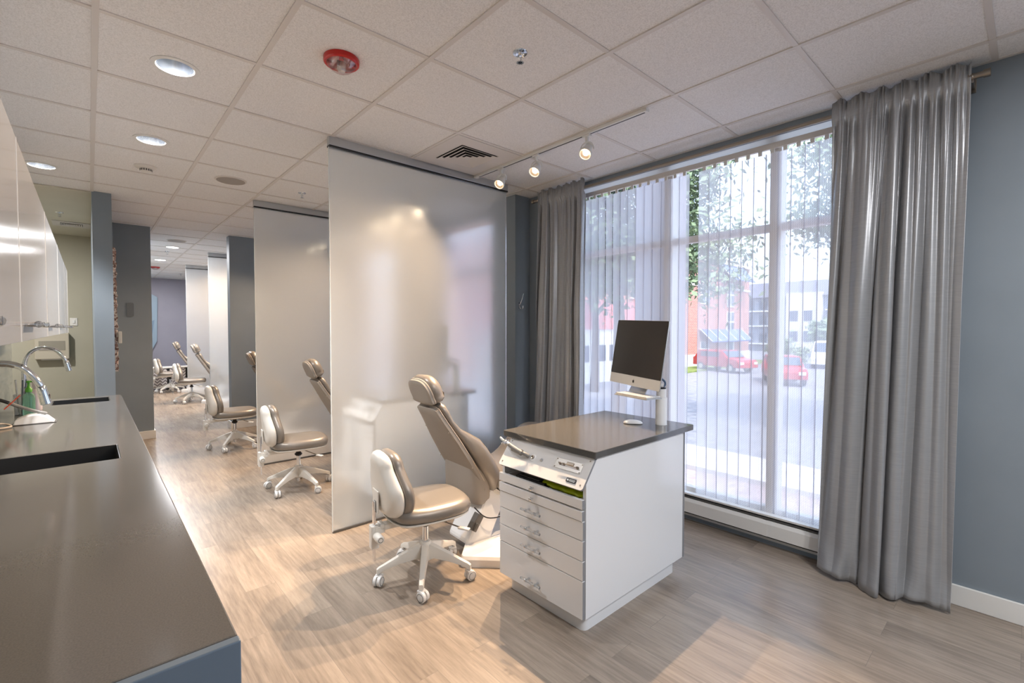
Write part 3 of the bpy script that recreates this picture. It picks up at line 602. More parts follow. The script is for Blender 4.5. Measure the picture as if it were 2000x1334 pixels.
# ================================================================== COMPUTER
def make_computer(k, loc, lab):
    t = bpy.data.objects.new('desktop_computer', None); C.objects.link(t); tag(t, lab, 'computer', 'desktop computers on the islands')
    t.matrix_world = Matrix.Translation(loc) @ Matrix.Rotation(-0.321, 4, 'Z') @ Matrix.Rotation(0.144, 4, 'Y') @ Matrix.Rotation(0.03, 4, 'X')
    W_, H_ = 0.475, 0.405
    F = lambda x, y, z: Vector((x, y, z))
    ol = rrect(W_/2, H_/2, 0.008, 3)
    bm = NB(); loft(bm, [[F(x, p.x*s, p.y*s) for p in ol] for x, s in ((-0.003, 0.997), (-0.001, 1), (0.003, 1), (0.012, 0.93), (0.028, 0.6), (0.036, 0.3))]); obj('housing', bm, 'alu_comp', t, smooth=30)
    chin = 0.062
    bm = NB(); y0, y1 = -W_/2+0.0015, W_/2-0.0015
    c = (H_/2-0.0015 + (-H_/2+chin))/2; hh = (H_/2-0.0015 - (-H_/2+chin))/2
    loft(bm, [[F(x, p.x, p.y+c) for p in rrect(W_/2-0.0015, hh, 0.005, 3)] for x in (-0.0030, -0.0040)]); obj('screen', bm, 'screen', t)
    # emblem on the chin: bitten fruit with a leaf
    bm = NB(); s = 0.0105; zc = -H_/2+chin*0.48
    app = []
    base = spline([Vector((q[0], q[1], 0)) for q in ((0, 0.62), (0.35, 0.78), (0.72, 0.60), (0.62, 0.30), (0.50, 0.08), (0.62, -0.18), (0.78, -0.30), (0.55, -0.80), (0.30, -0.98), (0, -0.86), (-0.30, -0.98), (-0.58, -0.78), (-0.82, -0.20), (-0.80, 0.35), (-0.45, 0.76))], 4, True)
    v_ = [bm.verts.new(F(-0.0036, -p.x*s, zc+p.y*s)) for p in base]; f_ = bm.faces.new(v_); bmesh.ops.triangulate(bm, faces=[f_])
    lf = spline([Vector((q[0], q[1], 0)) for q in ((0.02, 0.90), (0.05, 1.22), (0.34, 1.50), (0.30, 1.15))], 4, True)
    v_ = [bm.verts.new(F(-0.0036, -p.x*s, zc+p.y*s)) for p in lf]; f_ = bm.faces.new(v_)
    obj('emblem', bm, 'black', t)
    # stand neck + foot
    bm = NB(); loft(bm, [[F(x+dx, y, z) for dx, y in ((-0.004, -0.075), (0.004, -0.075), (0.004, 0.075), (-0.004, 0.075))] for x, z in ((0.045, -0.06), (0.052, -0.20), (0.036, -0.240), (0.0, -0.258))]); obj('stand', bm, 'alu_comp', t, bevel=0.002)
    return t
M['alu_comp'] = mat('silver_aluminium', (205, 206, 206), 0.3, 0.75)
M['screen'] = mat('black_screen_glass', (10, 9, 15), 0.05)
comp = make_computer(0, (2.485, 1.607, 1.289), 'black screened silver desktop computer tilted back above the nearest island')
for k in (1,):
    d = dup(comp, label='computer seen blurred edge-on through the nearest frosted panel'); d.matrix_world = Matrix.Translation((2.50, 1.607+2.13, 1.27)) @ Matrix.Rotation(-0.47, 4, 'Z') @ Matrix.Rotation(0.06, 4, 'Y')
def make_post(loc, lab):
    t = thing('computer_mount', lab, 'mount', loc, 0, 'computer arms on the islands')
    bm = NB(); lathe(bm, [(0.0001, 0), (0.034, 0), (0.034, 0.002), (0.033, 0.004), (0.033, 0.160), (0.0315, 0.163), (0.0001, 0.163)]); obj('post', bm, 'white', t, smooth=40)
    bm = NB(); lathe(bm, [(0.0001, 0.164), (0.029, 0.164), (0.029, 0.215), (0.0001, 0.215)]); obj('collar', bm, 'white', t, smooth=40)
    bm = NB(); lathe(bm, [(0.0001, 0.215), (0.026, 0.215), (0.026, 0.222), (0.0001, 0.224)]); box(bm, -0.10, 0.0, 0.0, 0.03, 0.216, 0.224); obj('arm_joint', bm, 'black', t, smooth=40)
    bm = NB(); loft(bm, [[Vector((x, y+dy, z+dz)) for dy, dz in ((-0.02, -0.012), (0.02, -0.012), (0.02, 0.012), (-0.02, 0.012))] for x, y, z in ((-0.005, 0.0, 0.235), (-0.03, 0.05, 0.25), (-0.03, 0.10, 0.30))]); obj('arm', bm, 'white', t, bevel=0.004)
    bm = NB(); tube(bm, spline([(-0.03, 0.06, 0.29), (0.0, 0.03, 0.285), (0.030, 0.0, 0.26), (0.034, -0.005, 0.235), (0.02, 0.0, 0.224)], 6), 0.006, 8); obj('cable', bm, mat('blue_grey_cable', (72, 92, 118), 0.4), t, smooth=True)
    return t
pst = make_post((2.535, 1.475, 0.8655), 'white cylindrical computer mount standing on the nearest island top')
dup(pst, (2.545, 3.60, 0.8655), label='white computer mount seen blurred through the nearest frosted panel')
t = thing('keyboard', 'small white keyboard held on a tray below the nearest computer screen', 'keyboard', (2.435, 1.575, 1.031), -0.25)
bm = NB(); loft(bm, [[Vector((p.x, p.y, z)) for p in rrect(0.062, 0.138, 0.006, 3)] for z in (0.0, 0.006)]); obj('tray', bm, 'alu_comp', t)
bm = NB(); loft(bm, [[Vector((p.x+0.002, p.y, z)) for p in rrect(0.056, 0.134, 0.006, 3)] for z in (0.0065, 0.012)]); obj('key_deck', bm, 'alu_bright', t)
bm = NB()
for r in range(6):
    for c_ in range(14):
        x = -0.046+r*0.0182; y = -0.124+c_*0.019
        if r == 0 and 4 <= c_ <= 8: continue
        box(bm, x-0.0075, x+0.0075, y-0.008, y+0.008, 0.012, 0.0155)
    if r == 0: box(bm, -0.0535, -0.0385, -0.124+4*0.019-0.008, -0.124+8*0.019+0.008, 0.012, 0.0155)
obj('keys', bm, 'white', t)
t = thing('computer_mouse', 'white computer mouse lying on the nearest grey island top', 'mouse', (2.432, 1.603, 0.8655), -0.9)
bm = NB(); rings = []
for i in range(13):
    u = -1+2*i/12; L_ = 0.056*u; wd = 0.029*math.sqrt(max(0.02, 1-u**4)); ht = 0.020*math.sqrt(max(0.02, 1-u*u*0.95))
    rings.append([Vector((L_, wd*math.cos(a), 0.004+max(0, ht*math.sin(a)) - (0.002 if math.sin(a) < 0 else 0))) for a in [k*PI/10 for k in range(20)]])
loft(bm, rings); obj('shell', bm, 'white', t, smooth=50)
bm = NB(); loft(bm, [[Vector((p.x, p.y, z)) for p in rrect(0.048, 0.024, 0.02, 4)] for z in (0.0003, 0.0035)]); obj('base', bm, 'black', t)

# ================================================================== CURTAINS
def curtain(name, y0, y1, xtop, label, seed, side, nf, zt=2.745, zb=0.016):
    rnd = random.Random(seed); t = thing(name, label, 'curtain', (xtop, (y0+y1)/2, 0), 0, 'silver curtains beside the big window')
    nu, nv = 260, 80
    ph = [rnd.uniform(0, 6.28) for _ in range(12)]
    def P_(s, z):
        h = (zt-z)/(zt-zb)                      # 0 top .. 1 bottom
        w1 = s + 0.050*math.sin(2*PI*s*1.3+ph[0]) + 0.022*math.sin(2*PI*s*2.9+ph[1]) + 0.030*(h-0.4)*math.sin(2*PI*s*1.7+ph[2]+1.5*h)
        n1 = nf*(1-0.12*h)
        r1 = abs(math.sin(PI*n1*w1+ph[3]+0.35*math.sin(2.5*h+ph[4])))**0.85
        r2 = abs(math.sin(PI*n1*2.3*w1+ph[5]+0.8*h))**1.2
        r3 = abs(math.sin(PI*n1*4.7*s+ph[6]))
        env = 0.62+0.38*math.sin(2*PI*s*1.1+ph[7]+0.6*h)
        open_ = min(1, 0.35+h*1.6)
        x = -(0.085*open_*env*r1 + 0.022*r2*(1-0.45*h) + 0.020*r3*math.exp(-h*10))
        x += 0.035
        x -= 0.070*h*h
        x -= 0.005*math.sin(z*3.1+s*7+ph[8])*open_
        if h > 0.90:
            q = (h-0.90)/0.10; x -= 0.035*q*q*(0.55+0.45*math.sin(9*s+ph[9])) - 0.012*q*math.sin(23*s+ph[10])*math.sin(q*5)
        if z > 2.60:
            q = min(1, (z-2.60)/0.05); x = x*(1-0.45*q) - 0.012*q - 0.004*q*math.sin(190*s+z*30)
            x = min(x, -0.017) if abs(z-2.672) < 0.03 else x
        Y = y0+(y1-y0)*s + 0.022*math.cos(2*PI*n1*w1+2*ph[3])*env*open_ - side*0.02*h
        x = min(x, 0.075)
        return Vector((x, Y-(y0+y1)/2, z))
    bm = NB(); g = []
    for j in range(nv+1):
        z = zt-(zt-zb)*((j/nv) if j > 12 else (j/nv))
        g.append([bm.verts.new(P_(i/nu, z + (0.012*math.sin(i/nu*38+ph[1])*(1-j/3) if j < 3 else 0) + (0.012*math.sin(i/nu*9+ph[2]) if j == nv else 0))) for i in range(nu+1)])
    for j in range(nv):
        for i in range(nu): bm.faces.new((g[j][i], g[j][i+1], g[j+1][i+1], g[j+1][i]))
    o = obj('curtain_cloth', bm, 'silk', t, smooth=180)
    sm = o.modifiers.new('solid', 'SOLIDIFY'); sm.thickness = 0.0025
    return t
curtain('window_curtain', 0.215, 0.80, 3.235, 'wide silver silk curtain hanging at the right of the window, near the camera', 11, -1, 5.0)
cl = curtain('window_curtain', 2.625, 3.20, 3.235, 'silver silk curtain hanging at the far left of the window', 23, 1, 4.2)
dup(cl, (3.235, 5.03, 0), label='silver curtain in the next booth, seen blurred through the nearest frosted panel')
t = thing('curtain_rod', 'brushed metal curtain rod running above the window blinds', 'curtain rod', (3.235, 1.7, 2.672))
bm = NB(); tube(bm, [(0, -1.52, 0), (0, 1.56, 0)], 0.014, 14); obj('rod', bm, 'steel', t, smooth=True)
for s in (-1.545, 1.56):
    bm = NB(); tube(bm, [(0, s, 0), (0, s+0.025, 0)], 0.019, 16); obj('end_cap', bm, 'steel', t, smooth=40)
for yb in (-1.475, 1.50):
    bm = NB(); box(bm, -0.004, 0.1045, yb-0.012, yb+0.012, -0.030, -0.012); box(bm, 0.095, 0.1045, yb-0.016, yb+0.016, -0.045, 0.03); tube(bm, [(0, yb-0.01, 0), (0, yb+0.01, 0)], 0.018, 14); obj('bracket', bm, 'steel', t, bevel=0.002)

# ================================================================== VERTICAL BLINDS
def blinds(y0, y1, label, gap=None, odd=(), detail=True, xb=3.375):
    t = thing('vertical_blind', label, 'blind', (xb, (y0+y1)/2, 2.69), 0, 'vertical blinds in the window bays'); yc = (y0+y1)/2
    bm = NB(); box(bm, -0.012, 0.02, y0-yc, y1-yc, -0.062, -0.034); obj('headrail', bm, 'trim', t, bevel=0.002)
    bm = NB(); box(bm, -0.018, -0.0125, y0-yc, y1-yc, -0.066, -0.030); obj('valance', bm, 'alu_frame', t)
    bm = NB(); box(bm, -0.017, -0.015, y0-yc, y1-yc, -0.029, 0.009); obj('fascia', bm, 'fascia', t)
    y = y0+0.03; k = 0; zb = 0.185; zt = 2.60; vm = None; rnd = random.Random(4)
    while y < y1-0.02:
        if gap and gap[0]-0.03 < y < gap[1]-0.0: y += 0.077; k += 1; continue
        ang = rnd.uniform(-0.07, 0.07)+0.16
        if k in odd: ang = 1.25
        bm = NB(); nz = 10; us = [-0.5, -0.445, -0.2, 0.0, 0.2, 0.445, 0.5]; nw = 6; rows = []
        for j in range(nz+1):
            z = zt+(zb-zt)*j/nz; row = []
            for i in range(nw+1):
                u = us[i]*0.086; bow = 0.004*(1-(2*us[i])**2); a2 = ang+0.05*math.sin(j*0.9+k)*(j/nz)
                row.append(bm.verts.new(Vector((u*math.sin(a2)-bow, u*math.cos(a2), z-2.69))))
            rows.append(row)
        for j in range(nz):
            for i in range(nw): bm.faces.new((rows[j][i], rows[j][i+1], rows[j+1][i+1], rows[j+1][i])).material_index = 1 if i in (0, nw-1) else 0
        o = obj('vane', bm, 'vane', t, smooth=180); o.data.materials.append(M['overlap_shade']); o.location = (0, y-yc, 0)
        if detail:
            bm = NB(); box(bm, -0.004, 0.004, -0.012, 0.012, -0.092, -0.05); obj('hanger', bm, 'trim', o)
        y += 0.077 if detail else 0.08; k += 1
    return t
blinds(0.60, 2.98, 'sheer white vertical blinds with one open gap, in front of the big window', gap=(1.70, 1.765), odd=())
blinds(6.12, 7.38, 'added vertical blinds diffusing daylight in the third booth, behind two frosted panels', detail=False)  # blinds put in to soften the third booth's window light
blinds(4.02, 5.33, 'vertical blinds seen blurred through the nearest frosted panel', detail=False)

# ================================================================== BASEBOARD HEATER
t = thing('baseboard_heater', 'long white baseboard heater with black slot below the window blinds', 'heater', (3.34, 1.7, 0))
hy0, hy1 = -1.15, 1.75
prof = [(-0.062, 0.075), (-0.062, 0.155), (-0.052, 0.178), (-0.045, 0.178), (-0.052, 0.152), (-0.052, 0.075)]
bm = NB(); prism(bm, prof, hy0, hy1, lambda u, v, d: Vector((u, d, v))); obj('front_cover', bm, 'trim', t)
bm = NB(); box(bm, -0.045, -0.001, hy0, hy1, 0.20, 0.212); box(bm, -0.006, -0.001, hy0, hy1, 0.03, 0.20); obj('back_plate', bm, 'trim', t)
bm = NB(); box(bm, -0.040, -0.007, hy0+0.01, hy1-0.01, 0.06, 0.165); obj('fins', bm, 'dark', t)
bm = NB(); box(bm, -0.050, -0.02, hy0, hy1, 0.183, 0.190); obj('damper', bm, 'darkgrey', t)
for q in (-0.55, 0.16, 1.0):
    bm = NB(); prism(bm, [(u-0.002 if u < -0.05 else u, v) for u, v in prof], q-0.015, q+0.015, lambda u, v, d: Vector((u, d, v))); obj('joint_cover', bm, 'trim', t)
bm = NB(); box(bm, 3.345, 3.42, 0.55, 3.0, WZ0, WZ0+0.02); struct('trim_3', bm, 'trim')

# ================================================================== COUNTER RUN AT THE LEFT
CT = 0.90
cx1, cy0, cy1 = 0.185, 0.928, 4.98
t = thing('sink_countertop', 'long dark grey stone countertop along the left wall with two sink cutouts', 'countertop', (-0.12, 2.95, CT-0.03))
SINKS = [(-0.30, 0.088, 2.535, 2.85), (-0.21, 0.107, 4.60, 4.88)]
xs = sorted({X0, cx1} | {v for s in SINKS for v in s[:2]}); yy = sorted({cy0, cy1} | {v for s in SINKS for v in s[2:]})
bm = NB()
V_ = {}
def gv(x, y, z):
    k = (round(x, 4), round(y, 4), z)
    if k not in V_: V_[k] = bm.verts.new((x, y, z))
    return V_[k]
def hole(a, b_, c, d): return any(s[0]-1e-4 <= a and b_ <= s[1]+1e-4 and s[2]-1e-4 <= c and d <= s[3]+1e-4 for s in SINKS)
cells = {}
for i in range(len(xs)-1):
    for j in range(len(yy)-1): cells[(i, j)] = not hole(xs[i], xs[i+1], yy[j], yy[j+1])
for (i, j), on in cells.items():
    if not on: continue
    a, b_, c, d = xs[i], xs[i+1], yy[j], yy[j+1]
    bm.faces.new([gv(a, c, CT), gv(b_, c, CT), gv(b_, d, CT), gv(a, d, CT)]); bm.faces.new([gv(a, d, CT-0.03), gv(b_, d, CT-0.03), gv(b_, c, CT-0.03), gv(a, c, CT-0.03)])
    for di, dj, p, q in ((-1, 0, (a, d), (a, c)), (1, 0, (b_, c), (b_, d)), (0, -1, (a, c), (b_, c)), (0, 1, (b_, d), (a, d))):
        if not cells.get((i+di, j+dj), False): bm.faces.new([gv(*p, CT), gv(*p, CT-0.03), gv(*q, CT-0.03), gv(*q, CT)])
for v in bm.verts: v.co -= Vector(t.location)
obj('stone_slab', bm, 'quartz', t, bevel=0.003)
for (a, b_, c, d), lb in zip(SINKS, ('black undermount sink basin nearer the camera, in the long countertop', 'black undermount sink basin at the far end of the long countertop')):
    t = thing('sink_basin', lb, 'sink', ((a+b_)/2, (c+d)/2, CT-0.03), 0, 'black sinks in the left countertop')
    bm = NB(); hx, hy = (b_-a)/2-0.0008, (d-c)/2-0.0008
    rings = [[Vector((p.x, p.y, z)) for p in rrect(hx-i_, hy-i_, 0.006, 4)] for z, i_ in ((-0.16, 0.0), (0.0280, 0.0), (0.0285, 0.003), (-0.13, 0.008), (-0.15, 0.03))]
    loft(bm, rings); obj('basin', bm, 'black_sink', t, smooth=40)
    bm = NB(); lathe(bm, [(0.0001, -0.1495), (0.035, -0.1495), (0.035, -0.146), (0.0001, -0.1475)]); obj('drain', bm, 'chrome', t, smooth=40)
# base cabinets (four door units) and blue-grey end panel
ycab = [cy0+0.001, 1.95, 2.95, 3.95, cy1-0.005]
for k in range(4):
    t = thing('base_cabinet', ['blue grey base cabinet under the countertop, at its end nearest the camera', 'base cabinet under the nearer sink', 'base cabinet between the two sinks', 'base cabinet under the far sink'][k], 'cabinet', (-0.12, (ycab[k]+ycab[k+1])/2, 0), 0, 'base cabinets under the left countertop')
    h = (ycab[k+1]-ycab[k])/2-0.001
    bm = NB(); box(bm, -0.318, 0.27, -h, -h+0.018, 0.1, 0.869); box(bm, -0.318, 0.27, h-0.018, h, 0.1, 0.869); box(bm, -0.318, 0.27, -h+0.018, h-0.018, 0.1, 0.118); box(bm, -0.318, -0.31, -h+0.018, h-0.018, 0.118, 0.869); obj('carcass', bm, 'slate_panel', t)
    bm = NB(); box(bm, -0.3, 0.21, -h, h, 0.001, 0.0995); obj('toe_kick', bm, 'slate_panel', t)
    for s in (-1, 1):
        bm = NB(); box(bm, 0.271, 0.289, min(0.002*s, s*(h-0.001)), max(0.002*s, s*(h-0.001)), 0.102, 0.865); d_ = obj('door', bm, 'slate_panel', t, bevel=0.002)
        bm = NB(); tube(bm, [(0.305, s*0.06, 0.62), (0.305, s*0.06, 0.78)], 0.006, 10); obj('handle', bm, 'acrylic', d_, smooth=True)
t = thing('end_panel', 'slate blue end panel closing the countertop run next to the camera', 'panel', (-0.12, cy0-0.011, 0))
bm = NB(); box(bm, -0.318, 0.306, -0.009, 0.0105, 0.001, 0.8995); obj('panel_board', bm, 'slate_panel', t, bevel=0.0025)
# faucets
def faucet(loc, label):
    t = thing('pull_down_faucet', label, 'faucet', loc, 0, 'chrome pull-down faucets over the sinks')
    bm = NB(); lathe(bm, [(0.0001, 0), (0.028, 0), (0.028, 0.006), (0.020, 0.012), (0.020, 0.12), (0.015, 0.13), (0.0001, 0.13)]); obj('body', bm, 'chrome', t, smooth=40)
    pts = spline([(0, 0, 0.12), (0.0, 0, 0.26), (0.018, 0, 0.345), (0.060, 0, 0.393), (0.112, 0, 0.402), (0.160, 0, 0.385), (0.196, 0, 0.34), (0.214, 0, 0.305)], 7)
    bm = NB(); tube(bm, pts, 0.0125, 16); obj('spout', bm, 'chrome', t, smooth=True)
    bm = NB(); d = Vector((0.20, 0, -1)).normalized(); p0 = Vector((0.214, 0, 0.305)); tube(bm, [p0, p0+d*0.006, p0+d*0.03, p0+d*0.075, p0+d*0.078], [0.013, 0.0155, 0.0165, 0.018, 0.013], 18); sh = obj('spray_head', bm, 'chrome', t, smooth=40)
    bm = NB(); box(bm, 0.236, 0.242, -0.006, 0.006, 0.236, 0.272); obj('spray_button', bm, 'darkgrey', sh, bevel=0.002)
    bm = NB(); tube(bm, [(0, -0.018, 0.085), (0, -0.04, 0.09), (0.0, -0.10, 0.135)], [0.010, 0.007, 0.005], 10); obj('lever', bm, 'chrome', t, smooth=True)
    return t
f0 = faucet((-0.365, 2.70, CT), 'chrome gooseneck faucet over the nearer sink, cut by the left frame edge')
dup(f0, (-0.345, 4.72, CT), label='chrome gooseneck faucet over the far sink, whole arc in view')
# soap, cup, scanner stand
t = thing('soap_bottle', 'clear soap bottle with green pump standing between the two faucets', 'bottle', (-0.285, 4.15, CT))
bm = NB(); loft(bm, [[Vector((p.x*s, p.y*s, z)) for p in rrect(0.028, 0.022, 0.015, 4)] for z, s in ((0, 0.92), (0.004, 1), (0.11, 1), (0.13, 0.85), (0.142, 0.45), (0.15, 0.42))]); obj('bottle_body', bm, mat('clear_green_plastic', (150, 205, 178), 0.12, Transmission_Weight=0.75, IOR=1.3), t, smooth=50)
bm = NB(); lathe(bm, [(0.0001, 0.148), (0.016, 0.148), (0.016, 0.168), (0.009, 0.175), (0.006, 0.19), (0.006, 0.205), (0.011, 0.207), (0.011, 0.216), (0.0001, 0.218)]); tube(bm, [(0, 0, 0.211), (0.045, -0.01, 0.211), (0.05, -0.011, 0.205)], 0.0045, 8); obj('pump', bm, mat('green_pump', (70, 150, 30), 0.35), t, smooth=50)
t = thing('lotion_bottle', 'pale pink lotion bottle behind the green pump soap bottle', 'bottle', (-0.27, 4.40, CT))
bm = NB(); lathe(bm, [(0.0001, 0), (0.028, 0), (0.030, 0.004), (0.030, 0.11), (0.018, 0.135), (0.012, 0.14), (0.012, 0.15), (0.016, 0.152), (0.018, 0.185), (0.010, 0.20), (0.0001, 0.205)]); obj('bottle_body', bm, mat('pale_pink_plastic', (214, 200, 200), 0.3), t, smooth=50)
t = thing('glass_tumbler', 'clear tumbler of striped straws beside the soap bottle', 'tumbler', (-0.325, 4.22, CT))
bm = NB(); lathe(bm, [(0.026, 0.0), (0.030, 0.0), (0.034, 0.13), (0.032, 0.13), (0.028, 0.004), (0.0001, 0.004)], None, 20); obj('cup', bm, 'acrylic', t, smooth=40)
for q in range(5):
    bm = NB(); a = q*1.3; tube(bm, [(0.012*math.cos(a), 0.012*math.sin(a), 0.006), (0.026*math.cos(a), 0.026*math.sin(a), 0.22)], 0.004, 8); obj('straw', bm, 'alu_comp' if q % 2 else 'slate_panel', t, smooth=True)
t = thing('handpiece_dock', 'white wedge shaped dock holding a grey handpiece on the long countertop', 'dock', (-0.24, 3.81, CT))
bm = NB(); poly = [(-0.085, 0.0), (0.085, 0.0), (0.055, 0.035), (0.02, 0.052), (-0.03, 0.050), (-0.075, 0.030)]
prism(bm, poly, -0.05, 0.05, lambda u, v, d: Vector((u, d*(1-v*5), v))); obj('dock_body', bm, 'white', t, bevel=0.006)
bm = NB(); box(bm, -0.09, 0.09, -0.055, 0.055, 0.0, 0.004); obj('dock_foot', bm, 'darkgrey', t, bevel=0.002)
t = thing('curing_handpiece', 'slim grey handpiece leaning in the white dock', 'dental tool', (-0.24, 3.81, CT))
bm = NB(); tube(bm, spline([(0.05, 0, 0.048), (0.0, 0, 0.068), (-0.06, 0, 0.10), (-0.10, 0, 0.125)], 5), [0.006]+[0.009]*15, 12); obj('grip', bm, 'darkgrey_metal', t, smooth=True)
bm = NB(); tube(bm, [(-0.10, 0, 0.125), (-0.18, 0, 0.172)], 0.009, 10); obj('black_end', bm, 'black', t, smooth=True)
bm = NB(); tube(bm, [(-0.118, -0.012, 0.092), (-0.055, -0.012, 0.165)], 0.003, 8); obj('red_clip', bm, mat('orange_red_plastic', (205, 80, 50), 0.4), t, smooth=True)
t = thing('coiled_cable', 'loose grey cable lying on the countertop beside the white dock', 'cable', (-0.37, 3.72, CT))
bm = NB(); tube(bm, spline([(-0.06, -0.03, 0.006), (0.0, -0.05, 0.006), (0.045, -0.02, 0.008), (0.02, 0.02, 0.018), (-0.04, 0.0, 0.03), (-0.06, 0.03, 0.02)], 8), 0.005, 8); obj('wire', bm, 'pipe', t, smooth=True)
# glass mosaic backsplash
bm = NB(); box(bm, X0, X0+0.008, 0.30, 5.095, CT, 1.41); struct('trim_4', bm, 'mosaic')
# upper cabinets
ysm = [0.60, 1.52, 2.42, 3.32, 4.16, 4.72]
names = ['nearest glossy upper cabinet, cut by the left frame edge', 'second glossy upper cabinet from the camera', 'third glossy upper cabinet from the camera', 'fourth glossy upper cabinet from the camera', 'farthest glossy upper cabinet, narrow, at the end of the row']
for k in range(5):
    a, b_ = ysm[k], ysm[k+1]; h = (b_-a)/2
    t = thing('upper_cabinet', names[k], 'cabinet', (X0, (a+b_)/2, 1.41), 0, 'glossy upper cabinets on the left wall')
    bm = NB(); box(bm, 0.001, 0.305, -h+0.001, h-0.001, 0.0, 0.455); obj('carcass', bm, 'gloss_white', t)
    bm = NB(); box(bm, 0.307, 0.327, -h+0.002, h-0.002, 0.0, 0.455); d_ = obj('door', bm, 'cab_grey', t, bevel=0.0015)
    bm = NB(); box(bm, 0.3065, 0.3278, h-0.0035, h-0.002, 0.0, 0.455); obj('edge_band', bm, 'trim', d_)
    bm = NB(); tube(bm, [(0.352, -h+0.05, 0.04), (0.352, -h+0.30, 0.04)], 0.008, 12); hh = obj('handle', bm, 'acrylic', d_, smooth=True)
    bm = NB()
    for s in (0.09, 0.26): tube(bm, [(0.327, -h+s, 0.04), (0.36, -h+s, 0.04)], 0.006, 10)
    obj('handle_post', bm, 'chrome', hh, smooth=True)

# ================================================================== BACK NOOK
t = thing('paper_towel_dispenser', 'beige paper towel dispenser on the wall beyond the far sink', 'dispenser', (-0.38, 9.069, 1.02))
bm = NB(); box(bm, -0.17, 0.17, -0.11, 0, 0, 0.36); obj('cover', bm, mat('beige_enamel', (190, 180, 160), 0.35), t, bevel=0.01)
bm = NB(); box(bm, -0.13, 0.13, -0.114, -0.109, 0.12, 0.25); obj('front_window', bm, mat('smoked_beige', (150, 143, 128), 0.2), t, bevel=0.002)
bm = NB(); lathe(bm, [(0.0001, 0.375), (0.03, 0.37), (0.035, 0.358), (0.0001, 0.358)], Matrix.Translation((-0.03, -0.06, 0)), 16); obj('lock_cap', bm, mat('blue_plastic', (30, 70, 190), 0.3), t, smooth=40)
bm = NB(); box(bm, -0.11, 0.11, -0.09, -0.02, -0.012, 0.002); obj('paper', bm, 'trim', t)
t = thing('light_switch_plate', 'small beige switch plate on the wall beside the end of the upper cabinets', 'switch', (-0.16, 9.069, 1.48))
bm = NB(); box(bm, -0.04, 0.04, -0.008, 0, 0, 0.11); obj('plate', bm, 'cream', t, bevel=0.003)
bm = NB(); box(bm, -0.012, 0.012, -0.018, -0.007, 0.035, 0.075); obj('toggle', bm, 'trim', t)
# side quilt on the stub wall
t = thing('beaded_wall_hanging', 'long brown and white patterned hanging on the side of the slate stub wall', 'wall hanging', (0.186, 6.55, 1.0))
m = M['quilt'] = mat('brown_white_pattern_fabric', (150, 130, 125), 0.7)
n = N(m, 'ShaderNodeTexVoronoi'); n.inputs['Scale'].default_value = 75; L(m, coords(m), n.inputs['Vector']); r = N(m, 'ShaderNodeValToRGB'); r.color_ramp.interpolation = 'CONSTANT'
r.color_ramp.elements[0].color = lin((112, 88, 82)); r.color_ramp.elements[1].color = lin((205, 195, 190)); r.color_ramp.elements[1].position = 0.55; e_ = r.color_ramp.elements.new(0.3); e_.color = lin((160, 130, 122)); L(m, n.outputs['Color'], r.inputs[0]); L(m, r.outputs[0], bc(m))
bm = NB(); rings = []
for i in range(40):
    z = i*1.26/39; q = 0.006*math.sin(i*1.9)+0.004*math.sin(i*3.7); rings.append([Vector((x, y, z)) for x, y in ((0, -0.30), (0.030+q, -0.30-q), (0.034-q, 0.0), (0.030+q, 0.30+q), (0, 0.30))])
loft(bm, rings); obj('fabric', bm, 'quilt', t)
t = thing('wall_thermostat', 'small cream thermostat box at the slate stub wall over the patterned hanging', 'thermostat', (0.22, 6.24, 1.29))
bm = NB(); box(bm, 0, 0.026, -0.05, 0.05, 0, 0.12); obj('cover', bm, 'cream', t, bevel=0.004)
bm = NB(); box(bm, 0.026, 0.029, -0.02, 0.02, 0.06, 0.095); obj('display', bm, 'steel', t)
t = thing('grey_wall_cover', 'small darker grey plate on the slate wall beyond the stub wall', 'cover plate', (0.395, 7.699, 1.60))
bm = NB(); loft(bm, [[Vector((p.x, y, p.y+0.08)) for p in rrect(0.035, 0.09, 0.02, 3)] for y in (0.0, -0.006)]); obj('plate', bm, mat('slate_plate', (104, 112, 119), 0.6), t)
# coat hook on the pilaster
t = thing('wall_hook', 'metal double hook on the slate pilaster left of the curtain', 'hook', (3.19, 3.43, 1.66))
bm = NB(); box(bm, -0.010, 0.010, -0.006, 0, -0.02, 0.04); tube(bm, spline([(0, -0.006, 0.01), (0.004, -0.03, 0.05), (0.01, -0.05, 0.11), (0.012, -0.055, 0.125)], 5), 0.004, 8); tube(bm, spline([(0, -0.006, 0.0), (0.0, -0.03, -0.03), (0.0, -0.055, -0.02), (0.0, -0.06, 0.005)], 5), 0.004, 8); obj('hook_body', bm, 'chrome', t, smooth=True)

# ================================================================== CEILING FIXTURES
def downlight(x, y, lab):
    t = thing('recessed_downlight', lab, 'ceiling light', (x, y, CEIL), 0, 'recessed downlights with open reflectors')
    bm = NB(); prof = [(RH-0.003, 0.002), (0.104, -0.0005), (0.104, -0.004), (RH+0.0, -0.005), (RH-0.003, 0.0)]
    lathe_open(bm, prof); obj('trim_ring', bm, 'trim', t, smooth=40)
    bm = NB(); lathe_open(bm, [(RH-0.003, 0.0), (0.072, 0.04), (0.055, 0.09), (0.048, 0.125)]); obj('reflector', bm, 'reflect', t, smooth=True)
    bm = NB(); lathe(bm, [(0.0001, 0.105), (0.040, 0.107), (0.046, 0.12), (0.0001, 0.121)]); obj('lamp', bm, 'led_dim', t, smooth=40)
    return t
def lathe_open(bm, prof, seg=36, T=Matrix()):
    rings = [[T @ Vector((r*math.cos(k*2*PI/seg), r*math.sin(k*2*PI/seg), z)) for k in range(seg)] for r, z in prof]; loft(bm, rings, caps=False)
